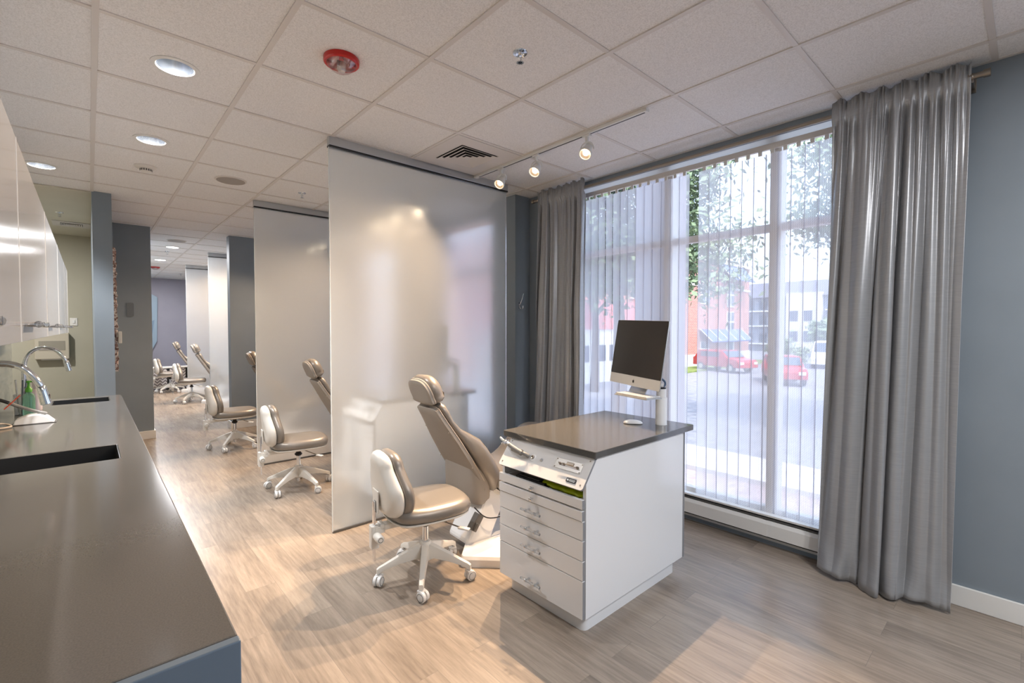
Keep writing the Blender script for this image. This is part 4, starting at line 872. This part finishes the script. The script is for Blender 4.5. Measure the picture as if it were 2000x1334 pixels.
M['warm_reflect'] = mat('warm_reflector', (236, 214, 190), 0.25, 0.7)
M['reflect'] = mat('mirror_reflector', (205, 210, 216), 0.22, 1.0)
for key, lb in (((0, 2), 'largest recessed downlight, nearest the camera, left of the red strobe'), ((0, 4), 'recessed downlight between the nearest downlight and the cream smoke detector'), ((-1, 6), 'recessed downlight close above the upper cabinets')):
    x, y = HOLES[key]; downlight(x, y, lb); 
    ld = bpy.data.lights.new('downlight_beam', 'SPOT'); lo = bpy.data.objects.new('downlight_beam', ld); C.objects.link(lo); lo.location = (x, y, CEIL+0.10)
    ld.energy = 120; ld.color = NEUT; ld.spot_size = math.radians(104); ld.spot_blend = 0.6; ld.shadow_soft_size = 0.035
# lit disc lights farther along the aisle; unseen ones behind camera and in nook are added fill
def disc(x, y, lab, pw=30):
    t = thing('disc_light', lab, 'ceiling light', (x, y, CEIL), 0, 'glowing disc lights in the aisle ceiling')
    bm = NB(); lathe(bm, [(0.0001, -0.001), (0.095, -0.001), (0.10, -0.004), (0.098, -0.009), (0.085, -0.010), (0.0001, -0.010)]); obj('trim_ring', bm, 'trim', t, smooth=40)
    bm = NB(); lathe(bm, [(0.0001, -0.0102), (0.083, -0.0102), (0.080, -0.012), (0.0001, -0.013)]); obj('diffuser', bm, 'led', t, smooth=40)
    light_area('disc_light_light', (x, y, CEIL-0.016), 0.16, pw, NEUT)
disc(1.026, 9.33, 'glowing round ceiling light over the aisle, nearer of the two lit ones', 26)
disc(1.037, 11.21, 'glowing round ceiling light over the aisle, farther of the two lit ones', 26)
disc(1.95, -0.9, 'added unseen fill light behind the camera, over the window side', 22)  # this lamp and the next are out of view, added for fill
disc(0.95, -1.2, 'added unseen fill light behind the camera, over the counter side', 22)
disc(1.0, 13.8, 'round ceiling light close to the lilac end wall', 22)
disc(-1.1, 7.4, 'added unseen fill light in the beige side nook', 34)  # out of view, added to brighten the nook
def detector(x, y, lab):
    t = thing('smoke_detector', lab, 'smoke detector', (x, y, CEIL))
    bm = NB(); lathe(bm, [(0.0001, 0), (0.075, 0), (0.075, -0.010), (0.062, -0.020), (0.045, -0.022), (0.0001, -0.022)]); obj('base', bm, 'cream', t, smooth=40)
    bm = NB(); lathe(bm, [(0.0001, -0.022), (0.040, -0.022), (0.040, -0.040), (0.030, -0.048), (0.0001, -0.050)]); c_ = obj('cap', bm, 'cream', t, smooth=40)
    bm = NB()
    for q in range(16): box(bm, 0.036, 0.0412, -0.004, 0.004, -0.040, -0.024, Matrix.Rotation(q*PI/8, 4, 'Z'))
    obj('vent_slots', bm, 'darkgrey', c_)
detector(0.368, 4.862, 'cream smoke detector behind the second recessed downlight')
def strobe(x, y, lab, s=1.0):
    t = thing('fire_alarm_strobe', lab, 'fire alarm', (x, y, CEIL), 0.5, 'red ceiling fire alarm strobes')
    red = M['red']
    bm = NB(); lathe(bm, [(0.0001, 0), (0.082, 0), (0.084, -0.004), (0.083, -0.022), (0.078, -0.027), (0.070, -0.027), (0.066, -0.020), (0.0001, -0.020)], None, 40); obj('housing', bm, red, t, smooth=35)
    bm = NB(); lathe(bm, [(0.070, -0.026), (0.062, -0.040), (0.045, -0.055), (0.028, -0.064), (0.0001, -0.066)], None, 40); obj('clear_cover', bm, 'lens', t, smooth=40)
    bm = NB(); lathe(bm, [(0.0001, -0.020), (0.020, -0.020), (0.022, -0.050), (0.016, -0.062), (0.0001, -0.064)], None, 14); box(bm, -0.03, 0.03, -0.004, 0.004, -0.045, -0.02); obj('flash_tube', bm, 'alu_comp', t, smooth=30)
    bm = NB()
    for a in (0.6, 2.2, 3.8, 5.4): box(bm, 0.045, 0.066, -0.010, 0.010, -0.034, -0.020, Matrix.Rotation(a, 4, 'Z'))
    obj('sounder_blocks', bm, red, t, bevel=0.002)
M['red'] = mat('red_plastic', (190, 28, 24), 0.3)
strobe(0.943, 2.292, 'red fire alarm strobe on the ceiling beside the nearest downlight')
strobe(1.073, 12.58, 'small distant red fire alarm strobe near the lilac end wall')
def sprinkler(x, y, lab):
    t = thing('fire_sprinkler', lab, 'sprinkler', (x, y, CEIL), 0.4, 'chrome ceiling sprinklers')
    bm = NB(); lathe(bm, [(0.0001, 0), (0.036, 0), (0.034, -0.004), (0.020, -0.007), (0.014, -0.003), (0.0001, -0.003)]); obj('escutcheon', bm, 'chrome', t, smooth=40)
    bm = NB(); lathe(bm, [(0.0001, -0.002), (0.009, -0.002), (0.009, -0.018), (0.0001, -0.018)], None, 12)
    for s in (-1, 1): tube(bm, [(s*0.008, 0, -0.015), (s*0.013, 0, -0.028), (s*0.003, 0, -0.044)], 0.0022, 6)
    tube(bm, [(0, 0, -0.018), (0, 0, -0.042)], 0.003, 6); obj('frame', bm, 'chrome', t, smooth=40)
    bm = NB()
    for q in range(12): box(bm, 0.004, 0.018, -0.0022, 0.0022, -0.047, -0.0455, Matrix.Rotation(q*PI/6, 4, 'Z'))
    lathe(bm, [(0.0001, -0.047), (0.008, -0.047), (0.008, -0.044), (0.0001, -0.044)], None, 12); obj('deflector', bm, 'chrome', t)
for x, y, lb in ((1.558, 1.668, 'largest chrome sprinkler, right of the red strobe'), (1.566, 4.791, 'chrome sprinkler just left of the nearest frosted panel top'), (1.02, 9.94, 'chrome sprinkler between the two glowing disc lights'), (1.685, 11.92, 'chrome sprinkler above the farthest frosted panel'), (1.67, 13.8, 'farthest chrome sprinkler, by the lilac end wall')): sprinkler(x, y, lb)
sprinkler(-0.225, 7.377, 'chrome sprinkler in the cream ceiling of the side nook')
bpy.data.objects['fire_sprinkler.005'].location.z = CEIL-0.012
def speaker(x, y, lab):
    t = thing('ceiling_speaker', lab, 'speaker', (x, y, CEIL), 0, 'round ceiling speakers')
    bm = NB(); lathe(bm, [(0.0001, 0), (0.125, 0), (0.125, -0.004), (0.118, -0.008), (0.0001, -0.008)], None, 40); obj('frame', bm, M['tbar'], t, smooth=40)
    bm = NB(); lathe(bm, [(0.0001, -0.0079), (0.112, -0.0079), (0.110, -0.0105), (0.0001, -0.012)], None, 40); obj('grille', bm, 'grille', t, smooth=40)
M['grille'] = mat('grey_speaker_grille', (160, 152, 144), 0.7)
speaker(0.962, 4.805, 'flat round ceiling speaker left of the second frosted panel'); speaker(1.001, 8.636, 'flat round ceiling speaker just before the glowing disc lights')
# diffuser vents
def vent(x, y, lab, s=1.0, z=CEIL):
    t = thing('air_diffuser', lab, 'air vent', (x, y, z))
    hx, hy = 0.29*s, 0.29*s
    def fr(bm, a, b_, za, zb, th=0.002):
        A = [(-a, -a), (a, -a), (a, a), (-a, a)]; B_ = [(-b_, -b_), (b_, -b_), (b_, b_), (-b_, b_)]
        loft(bm, [[Vector((p[0], p[1], za)) for p in A], [Vector((p[0], p[1], zb)) for p in B_], [Vector((p[0], p[1], zb+th)) for p in B_], [Vector((p[0], p[1], za+th)) for p in A], [Vector((p[0], p[1], za)) for p in A]], caps=False)
    bm = NB(); fr(bm, 0.296*s, 0.172*s, -0.008, -0.008, 0.006); obj('face_frame', bm, 'tbar', t)
    bm = NB(); box(bm, -0.172*s, 0.172*s, -0.172*s, 0.172*s, -0.0015, -0.0005); obj('throat', bm, 'dark', t)
    bm = NB()
    for q in range(4): a = (0.165-0.036*q)*s; fr(bm, a, a-0.026*s, -0.0135, -0.0035, 0.0016)
    obj('louvres', bm, 'tbar', t)
    bm = NB(); a = 0.026*s; loft(bm, [[Vector((x_*k_, y_*k_, z_)) for x_, y_ in ((-a, -a), (a, -a), (a, a), (-a, a))] for k_, z_ in ((1, -0.0135), (0.1, -0.005))]); obj('centre_cone', bm, 'tbar', t)
vent(GX+3.5*SX+0.0, GY+2.5*SY, 'square four-way air diffuser in the ceiling beside the track light')
vent(-0.138, 8.10, 'small square air diffuser in the cream ceiling of the side nook', 0.6, CEIL-0.012)
# track lights
def track(x, y0, y1, lab):
    t = thing('ceiling_track', lab, 'light track', (x, (y0+y1)/2, CEIL-0.006), 0, 'ceiling tracks for spotlights')
    h = (y1-y0)/2
    bm = NB(); box(bm, -0.018, 0.018, -h, h, -0.020, 0.0); obj('rail', bm, 'trim', t, bevel=0.002)
    bm = NB(); box(bm, -0.004, 0.004, -h+0.02, h-0.02, -0.0215, -0.0195); obj('slot', bm, 'black', t)
    bm = NB(); box(bm, -0.019, 0.019, h-0.002, h+0.03, -0.021, 0.0); obj('end_feed', bm, 'trim', t, bevel=0.002)
    return t
def spot_head(x, y, aim, lab, pw=60):
    t = thing('track_spotlight', lab, 'spotlight', (x, y, CEIL-0.028), 0, 'white track spotlights')
    piv = Vector((0, 0, -0.10)); d = (Vector(aim)-(Vector(t.location)+piv)).normalized(); Q = d.to_track_quat('Z', 'Y').to_matrix().to_4x4()
    hz = Vector((d.x, d.y, 0)).normalized(); sd_ = Vector((-hz.y, hz.x, 0))
    bm = NB(); box(bm, -0.014, 0.014, -0.03, 0.03, -0.012, 0.0); lathe(bm, [(0.0001, -0.045), (0.012, -0.045), (0.014, -0.012), (0.0001, -0.012)], None, 14); obj('adapter', bm, 'trim', t, smooth=30)
    bm = NB()
    for s in (-1, 1): tube(bm, spline([(0, 0, -0.043), sd_*s*0.030+Vector((0, 0, -0.055)), sd_*s*0.046+Vector((0, 0, -0.085)), piv+sd_*s*0.046], 5), 0.0045, 8)
    obj('yoke', bm, 'trim', t, smooth=True)
    T = Matrix.Translation(piv) @ Q
    bm = NB(); lathe(bm, [(0.0001, -0.075), (0.020, -0.075), (0.026, -0.065), (0.026, -0.045), (0.018, -0.04), (0.018, -0.03), (0.030, -0.015), (0.040, 0.03), (0.043, 0.032), (0.043, 0.050), (0.038, 0.050), (0.031, 0.034), (0.0001, 0.030)], T, 28); obj('housing', bm, 'trim', t, smooth=35)
    bm = NB(); lathe_open(bm, [(0.037, 0.046), (0.030, 0.036), (0.018, 0.032)], 24, T); obj('reflector', bm, 'warm_reflect', t, smooth=True)
    bm = NB(); lathe(bm, [(0.0001, 0.0305), (0.019, 0.0315), (0.018, 0.036), (0.0001, 0.040)], T, 20); obj('lamp', bm, 'bulb', t, smooth=True)
    ld = bpy.data.lights.new('spotlight_beam', 'SPOT'); lo = bpy.data.objects.new('spotlight_beam', ld); C.objects.link(lo)
    ld.energy = pw; ld.color = WARM; ld.spot_size = math.radians(100); ld.spot_blend = 0.7; ld.shadow_soft_size = 0.012
    lo.location = Vector(t.location)+piv+d*0.055; lo.rotation_euler = d.to_track_quat('-Z', 'Y').to_euler()
    return t
names = ['far', 'middle', 'near']
track(2.50, 1.56, 3.21, 'white ceiling track with three lit spotlights, in front of the nearest frosted panel')
for (y, ay), lb in zip(((2.90, 2.3), (2.50, 1.9), (2.02, 1.4)), ('lit white track spotlight closest to the frosted panel', 'middle one of the three lit track spotlights in the near booth', 'lit white track spotlight nearest the camera, closest to the window')):
    spot_head(2.50, y, (0.45, ay, 0.3), lb, 118)
for k, (by, nm) in enumerate(((2.13, 'second'), (4.26, 'third'), (7.9, 'fourth'), (10.1, 'fifth'))):
    track(2.50, 1.56+by, 3.21+by, 'ceiling track in the %s booth, seen only through frosted panels' % nm)
    for y, ay, w_ in ((2.90, 2.3, 'far'), (2.50, 1.9, 'middle'), (2.02, 1.4, 'near')):
        spot_head(2.50, y+by, (0.55, ay+by, 0.5), 'track spotlight at the %s spot of the %s booth track, behind frosted panels' % (w_, nm), 60)

# ================================================================== FAR END
m = M['chev'] = mat('grey_white_chevron_fabric', (200, 195, 195), 0.8)
g = N(m, 'ShaderNodeNewGeometry'); sx = N(m, 'ShaderNodeSeparateXYZ'); L(m, g.outputs['Position'], sx.inputs[0])
pp = N(m, 'ShaderNodeMath'); pp.operation = 'PINGPONG'; pp.inputs[1].default_value = 0.05; L(m, sx.outputs[0], pp.inputs[0])
a1 = N(m, 'ShaderNodeMath'); a1.operation = 'ADD'; L(m, pp.outputs[0], a1.inputs[0]); L(m, sx.outputs[2], a1.inputs[1])
fm = N(m, 'ShaderNodeMath'); fm.operation = 'MODULO'; fm.inputs[1].default_value = 0.07; L(m, a1.outputs[0], fm.inputs[0])
gt = N(m, 'ShaderNodeMath'); gt.operation = 'GREATER_THAN'; gt.inputs[1].default_value = 0.035; L(m, fm.outputs[0], gt.inputs[0])
mx = N(m, 'ShaderNodeMix'); mx.data_type = 'RGBA'; mx.inputs[6].default_value = lin((128, 122, 124)); mx.inputs[7].default_value = lin((222, 218, 218)); L(m, gt.outputs[0], mx.inputs[0]); L(m, mx.outputs[2], bc(m))
t = thing('storage_bench', 'low white bench holding chevron boxes at the far end of the aisle', 'bench', (1.45, 13.75, 0))
bm = NB(); box(bm, -0.80, 0.90, -0.20, 0.20, 0.505, 0.53); obj('bench_top', bm, 'trim', t, bevel=0.003)
for x in (-0.77, -0.09, 0.27, 0.87):
    bm = NB(); box(bm, x-0.018, x+0.018, -0.19, 0.19, 0, 0.505); obj('upright', bm, 'black', t)
bm = NB(); box(bm, -0.79, 0.89, -0.19, 0.19, 0.055, 0.07); obj('bottom_shelf', bm, 'trim', t)
for x0, x1, lb in ((-0.745, -0.115, 'grey and white chevron box at the left of the far bench'), (-0.065, 0.245, 'grey and white chevron box in the middle of the far bench'), (0.295, 0.845, 'grey and white chevron box at the right of the far bench')):
    t = thing('storage_box', lb, 'storage box', (1.45+(x0+x1)/2, 13.75, 0.071), 0, 'chevron storage boxes on the bench'); h = (x1-x0)/2
    bm = NB(); box(bm, -h, h, -0.205, 0.18, 0, 0.425); obj('box_body', bm, 'chev', t, bevel=0.006)
    bm = NB(); box(bm, -0.05, 0.05, -0.212, -0.204, 0.30, 0.33); obj('pull_tab', bm, 'darkgrey', t)
t = thing('wall_art', 'tall pale blue faceted art panel on the lilac end wall', 'artwork', (0.97, 15.38, 1.56))
bm = NB(); pl = [(-0.30, -0.55), (0.20, -0.77), (0.345, -0.45), (0.375, 0.70), (0.24, 0.78), (-0.30, 0.6)]
prism(bm, pl, -0.04, 0.0, lambda u, v, d: Vector((u, d, v))); obj('art_panel', bm, mat('pale_blue_art', (142, 160, 174), 0.35), t, bevel=0.004)
bm = NB(); prism(bm, [(-0.2, -0.4), (0.22, -0.5), (0.30, 0.1), (0.05, 0.0)], -0.046, -0.04, lambda u, v, d: Vector((u, d, v))); obj('art_facet', bm, mat('slate_blue_art', (118, 140, 160), 0.35), t)

# ================================================================== OUTSIDE
GZ = -1.6
def onp(name, m): return m
m = M['asphalt'] = mat('grey_asphalt', (150, 150, 154), 0.9); o, n = noise_col(m, (126, 126, 134), (146, 146, 152), 3); L(m, o, bc(m))  # plain grey asphalt, mottled by noise
m = M['paver'] = mat('pink_pavers', (196, 172, 168), 0.9); o, n = noise_col(m, (150, 134, 136), (172, 156, 158), 5); L(m, o, bc(m))
m = M['lawn'] = mat('lawn', (110, 128, 60), 0.95); o, n = noise_col(m, (96, 118, 50), (134, 146, 80), 6); L(m, o, bc(m))
m = M['brick'] = mat('red_brick', (172, 92, 76), 0.9)
bk = N(m, 'ShaderNodeTexBrick'); bk.inputs['Scale'].default_value = 1; bk.inputs['Brick Width'].default_value = 0.3; bk.inputs['Row Height'].default_value = 0.1; bk.inputs['Mortar Size'].default_value = 0.008
bk.inputs['Color1'].default_value = lin((180, 118, 104)); bk.inputs['Color2'].default_value = lin((160, 102, 92)); bk.inputs['Mortar'].default_value = lin((196, 176, 166))
g = N(m, 'ShaderNodeNewGeometry'); sx = N(m, 'ShaderNodeSeparateXYZ'); cx = N(m, 'ShaderNodeCombineXYZ'); L(m, g.outputs['Position'], sx.inputs[0]); L(m, sx.outputs[0], cx.inputs[0]); L(m, sx.outputs[2], cx.inputs[1]); L(m, cx.outputs[0], bk.inputs['Vector']); L(m, bk.outputs['Color'], bc(m))
M['leaf'] = mat('tree_leaves', (126, 144, 108), 0.6); M['bark'] = mat('bark', (92, 78, 66), 0.9)
M['wglass'] = mat('dark_window_glass', (70, 84, 100), 0.1); M['solar'] = mat('blue_solar_glass', (60, 82, 150), 0.15)
M['siding'] = mat('pale_siding', (214, 208, 204), 0.8); M['siding_grey'] = mat('blue_grey_siding', (136, 144, 158), 0.8)
M['carred'] = mat('red_car_paint', (176, 26, 34), 0.2); M['carwhite'] = mat('white_van_paint', (232, 232, 236), 0.25)
bm = NB(); box(bm, 3.6, 120, -60, 110, GZ-0.2, GZ); struct('ground', bm, 'asphalt')
bm = NB(); box(bm, 3.6, 9.5, -12, 40, GZ, GZ+0.02); struct('ground_pavers', bm, 'paver')
bm = NB(); box(bm, 9.5, 11.2, -12, 40, GZ, GZ+0.12); struct('ground_path', bm, mat('pale_concrete', (190, 186, 186), 0.9))
bm = NB(); box(bm, 26, 47, 15.6, 17.6, GZ, GZ+0.1); struct('ground_lawn', bm, 'lawn')
bm = NB(); box(bm, 3.5, 3.62, -3, 20, GZ, 0); struct('wall_plinth', bm, 'siding')
# brick building
FY = 17.7
t = thing('brick_building', 'red brick building with white windows across the street', 'building', (28, FY, GZ))
def bx(bm, x0, x1, y0, y1, z0, z1): box(bm, x0-28, x1-28, y0-FY, y1-FY, z0-GZ, z1-GZ)
bm = NB(); bx(bm, 16, 45.8, FY, FY+14, GZ, 7.0); obj('brick_wall', bm, 'brick', t)
bm = NB(); bx(bm, 15.8, 46.0, FY-0.15, FY+0.2, 6.9, 7.3); bx(bm, 15.9, 45.9, FY-0.08, FY, -1.6, -0.6); bx(bm, 15.9, 45.9, FY-0.06, FY, 4.8, 5.0); obj('stone_bands', bm, 'siding', t)
for x0, z0, z1, w_ in ((36.2, 3.4, 4.9, 1.5), (41.0, 3.3, 5.4, 1.4), (41.0, 1.1, 2.9, 1.4), (31.0, 3.4, 4.9, 1.5), (26.5, 3.4, 4.9, 1.5), (22.0, 3.4, 4.9, 1.5), (36.2, -0.9, 0.4, 1.5)):
    bm = NB(); bx(bm, x0, x0+w_, FY-0.06, FY+0.02, z0, z1); wn = obj('window', bm, 'trim', t)
    bm = NB()
    for a in (0, 1):
        for b_ in (0, 1): bx(bm, x0+0.1+a*w_/2, x0+w_/2-0.05+a*w_/2, FY-0.08, FY-0.055, z0+0.1+b_*(z1-z0)/2, z0+(z1-z0)/2-0.05+b_*(z1-z0)/2)
    obj('pane', bm, 'wglass', wn)
bm = NB(); bx(bm, 40.9, 42.4, FY-0.08, FY+0.02, GZ, 0.5); d_ = obj('door', bm, 'trim', t)
bm = NB(); bx(bm, 41.2, 42.1, FY-0.1, FY-0.07, -1.3, 0.3); obj('pane', bm, 'wglass', d_)
for x0, x1, z0, z1, n_ in ((36.0, 43.8, 0.35, 1.3, 5), (39.5, 44.3, 5.5, 6.8, 3)):
    bm = NB(); vs = [(x0, FY-1.1, z0), (x1, FY-1.1, z0), (x1, FY-0.1, z1), (x0, FY-0.1, z1)]
    loft(bm, [[Vector((a-28, b_-FY, c-GZ+dz)) for a, b_, c in vs] for dz in (0, 0.08)]); aw = obj('awning', bm, 'solar', t)
    bm = NB()
    for q in range(n_+1): x = x0+(x1-x0)*q/n_; loft(bm, [[Vector((x-0.05-28, y_-FY, z_-GZ+dz)), Vector((x+0.05-28, y_-FY, z_-GZ+dz)), Vector((x+0.05-28, y_-FY, z_-GZ+dz+0.03)), Vector((x-0.05-28, y_-FY, z_-GZ+dz+0.03))] for y_, z_, dz in ((FY-1.1, z0, 0.081), (FY-0.1, z1, 0.081))])
    obj('awning_bar', bm, 'trim', aw)
# low white annex with red roof
t = thing('white_annex', 'low white building with a red upper band at the left of the window view', 'building', (20, 16.3, GZ))
bm = NB(); box(bm, -6, 7.5, 0, 1.3, 0, 3.0); obj('white_wall', bm, 'trim', t)
bm = NB(); box(bm, -6.1, 7.6, -0.1, 1.3, 3.0, 4.6); obj('red_band', bm, mat('faded_red_siding', (206, 130, 130), 0.8), t)
bm = NB()
for q in range(8): box(bm, -5.2+q*1.5, -4.1+q*1.5, -0.04, 0.02, 1.2, 2.1)
obj('window_row', bm, 'wglass', t)
# grey apartment house
t = thing('grey_apartment_house', 'blue grey apartment house with dark roof behind the parked cars', 'building', (68, 22, GZ))
bm = NB(); box(bm, 0, 10, -8.5, 7, 0, 7.2); obj('siding_wall', bm, 'siding_grey', t)
bm = NB(); box(bm, -0.8, 0.1, -4.6, -0.6, 0, 7.6); obj('gable_bay', bm, 'siding', t)
bm = NB()
loft(bm, [[Vector((-0.6, y, 7.2)), Vector((10.5, y, 7.2)), Vector((5, y, 9.6))] for y in (-9.0, 7.4)]); obj('roof', bm, mat('slate_roof', (112, 112, 126), 0.9), t)
for z in (1.2, 3.6, 5.6):
    for y in (-7.6, -6.2, 0.4, 2.0, 3.6, 5.2):
        bm = NB(); box(bm, -0.05, 0.05, y, y+0.9, z, z+1.2); wn = obj('window', bm, 'wglass', t)
    bm = NB(); box(bm, -0.9, -0.05, -8.5, -5.0, z-0.3, z-0.15); box(bm, -0.6, -0.05, 0.2, 6.8, z-0.3, z-0.15); obj('balcony', bm, 'trim', t)
for y, z in ((-3.6, 1.4), (-2.0, 1.4), (-3.6, 4.0), (-2.0, 4.0)):
    bm = NB(); box(bm, -0.86, -0.79, y, y+0.9, z, z+1.3); obj('window', bm, 'wglass', t)
# cars
def car(loc, rz, label, van=False, group=None):
    t = thing('parked_van' if van else 'parked_car', label, 'van' if van else 'car', loc, rz, group)
    L_, W_ = (2.5, 0.98) if van else (2.1, 0.88)
    if van: prof = [(-L_, 0.35), (-L_, 1.9), (-L_+0.2, 2.05), (1.1, 2.05), (1.7, 1.25), (2.4, 1.05), (L_, 0.8), (L_, 0.35)]
    else: prof = [(-L_, 0.4), (-L_, 0.95), (-L_+0.15, 1.0), (-1.6, 1.5), (0.5, 1.52), (1.1, 1.02), (1.9, 0.92), (L_, 0.75), (L_, 0.38)]
    rings = []
    for y, s in ((-W_, 0.0), (-W_+0.06, 1.0), (W_-0.06, 1.0), (W_, 0.0)):
        rings.append([Vector((u*(0.985 if not s else 1), y*(1-0.14*max(0, (v-0.95))/(0.6 if not van else 1.6)), v if s else (0.42 + (v-0.42)*0.97))) for u, v in prof])
    bm = NB(); loft(bm, rings); obj('body', bm, 'carwhite' if van else 'carred', t, bevel=0.03)
    bm = NB()
    if van: box(bm, -1.9, 0.9, -W_*0.975, W_*0.975, 1.25, 1.75); wn = [(1.18, 1.93), (1.72, 1.27)]
    else: box(bm, -1.35, 0.35, -W_*0.975, W_*0.975, 1.02, 1.40); wn = [(0.55, 1.46), (1.06, 1.06)]
    loft(bm, [[Vector((u+0.02, y, v+0.015)) for u, v in wn] + [Vector((u-0.05, y, v-0.02)) for u, v in wn[::-1]] for y in (-W_*0.82, W_*0.82)]); obj('windows', bm, 'wglass', t)
    for x in (-L_*0.62, L_*0.64):
        for s in (-1, 1):
            bm = NB(); T = Matrix.Translation((x, s*(W_-0.10), 0.33)) @ Matrix.Rotation(PI/2, 4, 'X'); lathe(bm, [(0.0001, -0.11), (0.28, -0.11), (0.33, -0.08), (0.33, 0.08), (0.28, 0.11), (0.0001, 0.11)], T, 24); wh = obj('wheel', bm, 'black', t, smooth=40)
            bm = NB(); lathe(bm, [(0.0001, -0.115), (0.19, -0.115), (0.19, 0.115), (0.0001, 0.115)], T, 16); obj('hubcap', bm, 'alu', wh)
    bm = NB()
    for s in (-1, 1): box(bm, L_-0.04, L_+0.02, s*0.62-0.16, s*0.62+0.16, 0.62, 0.78)
    obj('headlights', bm, 'trim', t)
    return t
car((28.9, 9.3, GZ), math.radians(205), 'small red car parked on the street, right of the window mullion', group='red cars parked outside')
car((33.5, 14.6, GZ), math.radians(250), 'second red car parked farther back, beside the brick building', group='red cars parked outside')
car((43.0, 10.6, GZ), math.radians(190), 'white van parked beyond the red car, at the right edge of the window view', van=True)
# trees and shrubs
def tree(loc, H, R_, ntrunk, nleaf, label, name='street_tree', cat='tree', seed=1, leafs=0.115, zsq=0.75):
    rnd = random.Random(seed); t = thing(name, label, cat, loc, 0, 'trees outside the window' if cat == 'tree' else None)
    if ntrunk:
        bm = NB(); tube(bm, [(0, 0, 0), (0.05, 0, H*0.35), (0.0, 0.1, H*0.6), (0.1, 0.1, H*0.85)], [0.22, 0.17, 0.12, 0.05], 10)
        for q in range(7):
            a = rnd.uniform(0, 6.28); z = H*rnd.uniform(0.4, 0.7); tube(bm, [(0, 0, z), (math.cos(a)*R_*0.4, math.sin(a)*R_*0.4, z+H*0.12), (math.cos(a)*R_*0.8, math.sin(a)*R_*0.8, z+H*0.2)], [0.08, 0.05, 0.02], 6)
        obj('trunk', bm, 'bark', t, smooth=True)
    vs, fs = [], []
    clus = [(Vector((rnd.gauss(0, 1), rnd.gauss(0, 1), rnd.gauss(0, 1))).normalized()*rnd.uniform(0.35, 1.0)*R_) for _ in range(46 if ntrunk else 10)]
    for q in range(nleaf):
        c = rnd.choice(clus); p = Vector((rnd.gauss(0, 1), rnd.gauss(0, 1), rnd.gauss(0, 1)))*R_*0.15 + c; p.z *= zsq; p.z += (H*0.72 if ntrunk else H*0.5)
        if p.z < 0.02: continue
        a = Vector((rnd.uniform(-1, 1), rnd.uniform(-1, 1), rnd.uniform(-1, 1))).normalized(); b_ = a.orthogonal().normalized(); s = leafs*rnd.uniform(0.6, 1.2); i = len(vs)
        vs += [p-a*s, p+b_*s*0.55, p+a*s, p-b_*s*0.55]; fs.append((i, i+1, i+2, i+3))
    me = bpy.data.meshes.new('foliage'); me.from_pydata([tuple(v) for v in vs], [], fs); me.materials.append(M['leaf']); o = bpy.data.objects.new('foliage', me); C.objects.link(o); o.parent = t; return t
tree((11.8, 8.3, GZ), 9.0, 3.7, 1, 26000, 'large leafy tree filling the upper part of the window view', seed=2)
tree((18.0, 14.0, GZ), 8.6, 2.4, 1, 13000, 'leafy tree at the left of the window, before the white annex', seed=5)
tree((17.0, 2.2, GZ), 10.4, 3.4, 1, 20000, 'tree whose hanging leaves show at the upper right of the window', seed=9)
tree((46, 14.2, GZ), 1.9, 2.0, 0, 2500, 'round green shrub behind the red car', 'street_shrub', 'shrub', 3, 0.14, 0.6)
tree((60, 12.0, GZ), 5.5, 4.5, 0, 2500, 'distant tree clump at the right of the grey house', 'distant_tree', 'tree', 6, 0.4, 0.6)

t = thing('porch_column', 'pale square column standing outside, behind the middle of the blinds', 'column', (5.45, 3.20, GZ))
M['colm'] = mat('taupe_render', (122, 118, 126), 0.9)
bm = NB(); box(bm, -0.15, 0.15, -0.27, 0.27, 0, 6.2); obj('shaft', bm, 'colm', t, bevel=0.01)
bm = NB(); box(bm, -0.2, 0.2, -0.32, 0.32, 0, 0.4); obj('plinth', bm, 'siding', t, bevel=0.01)
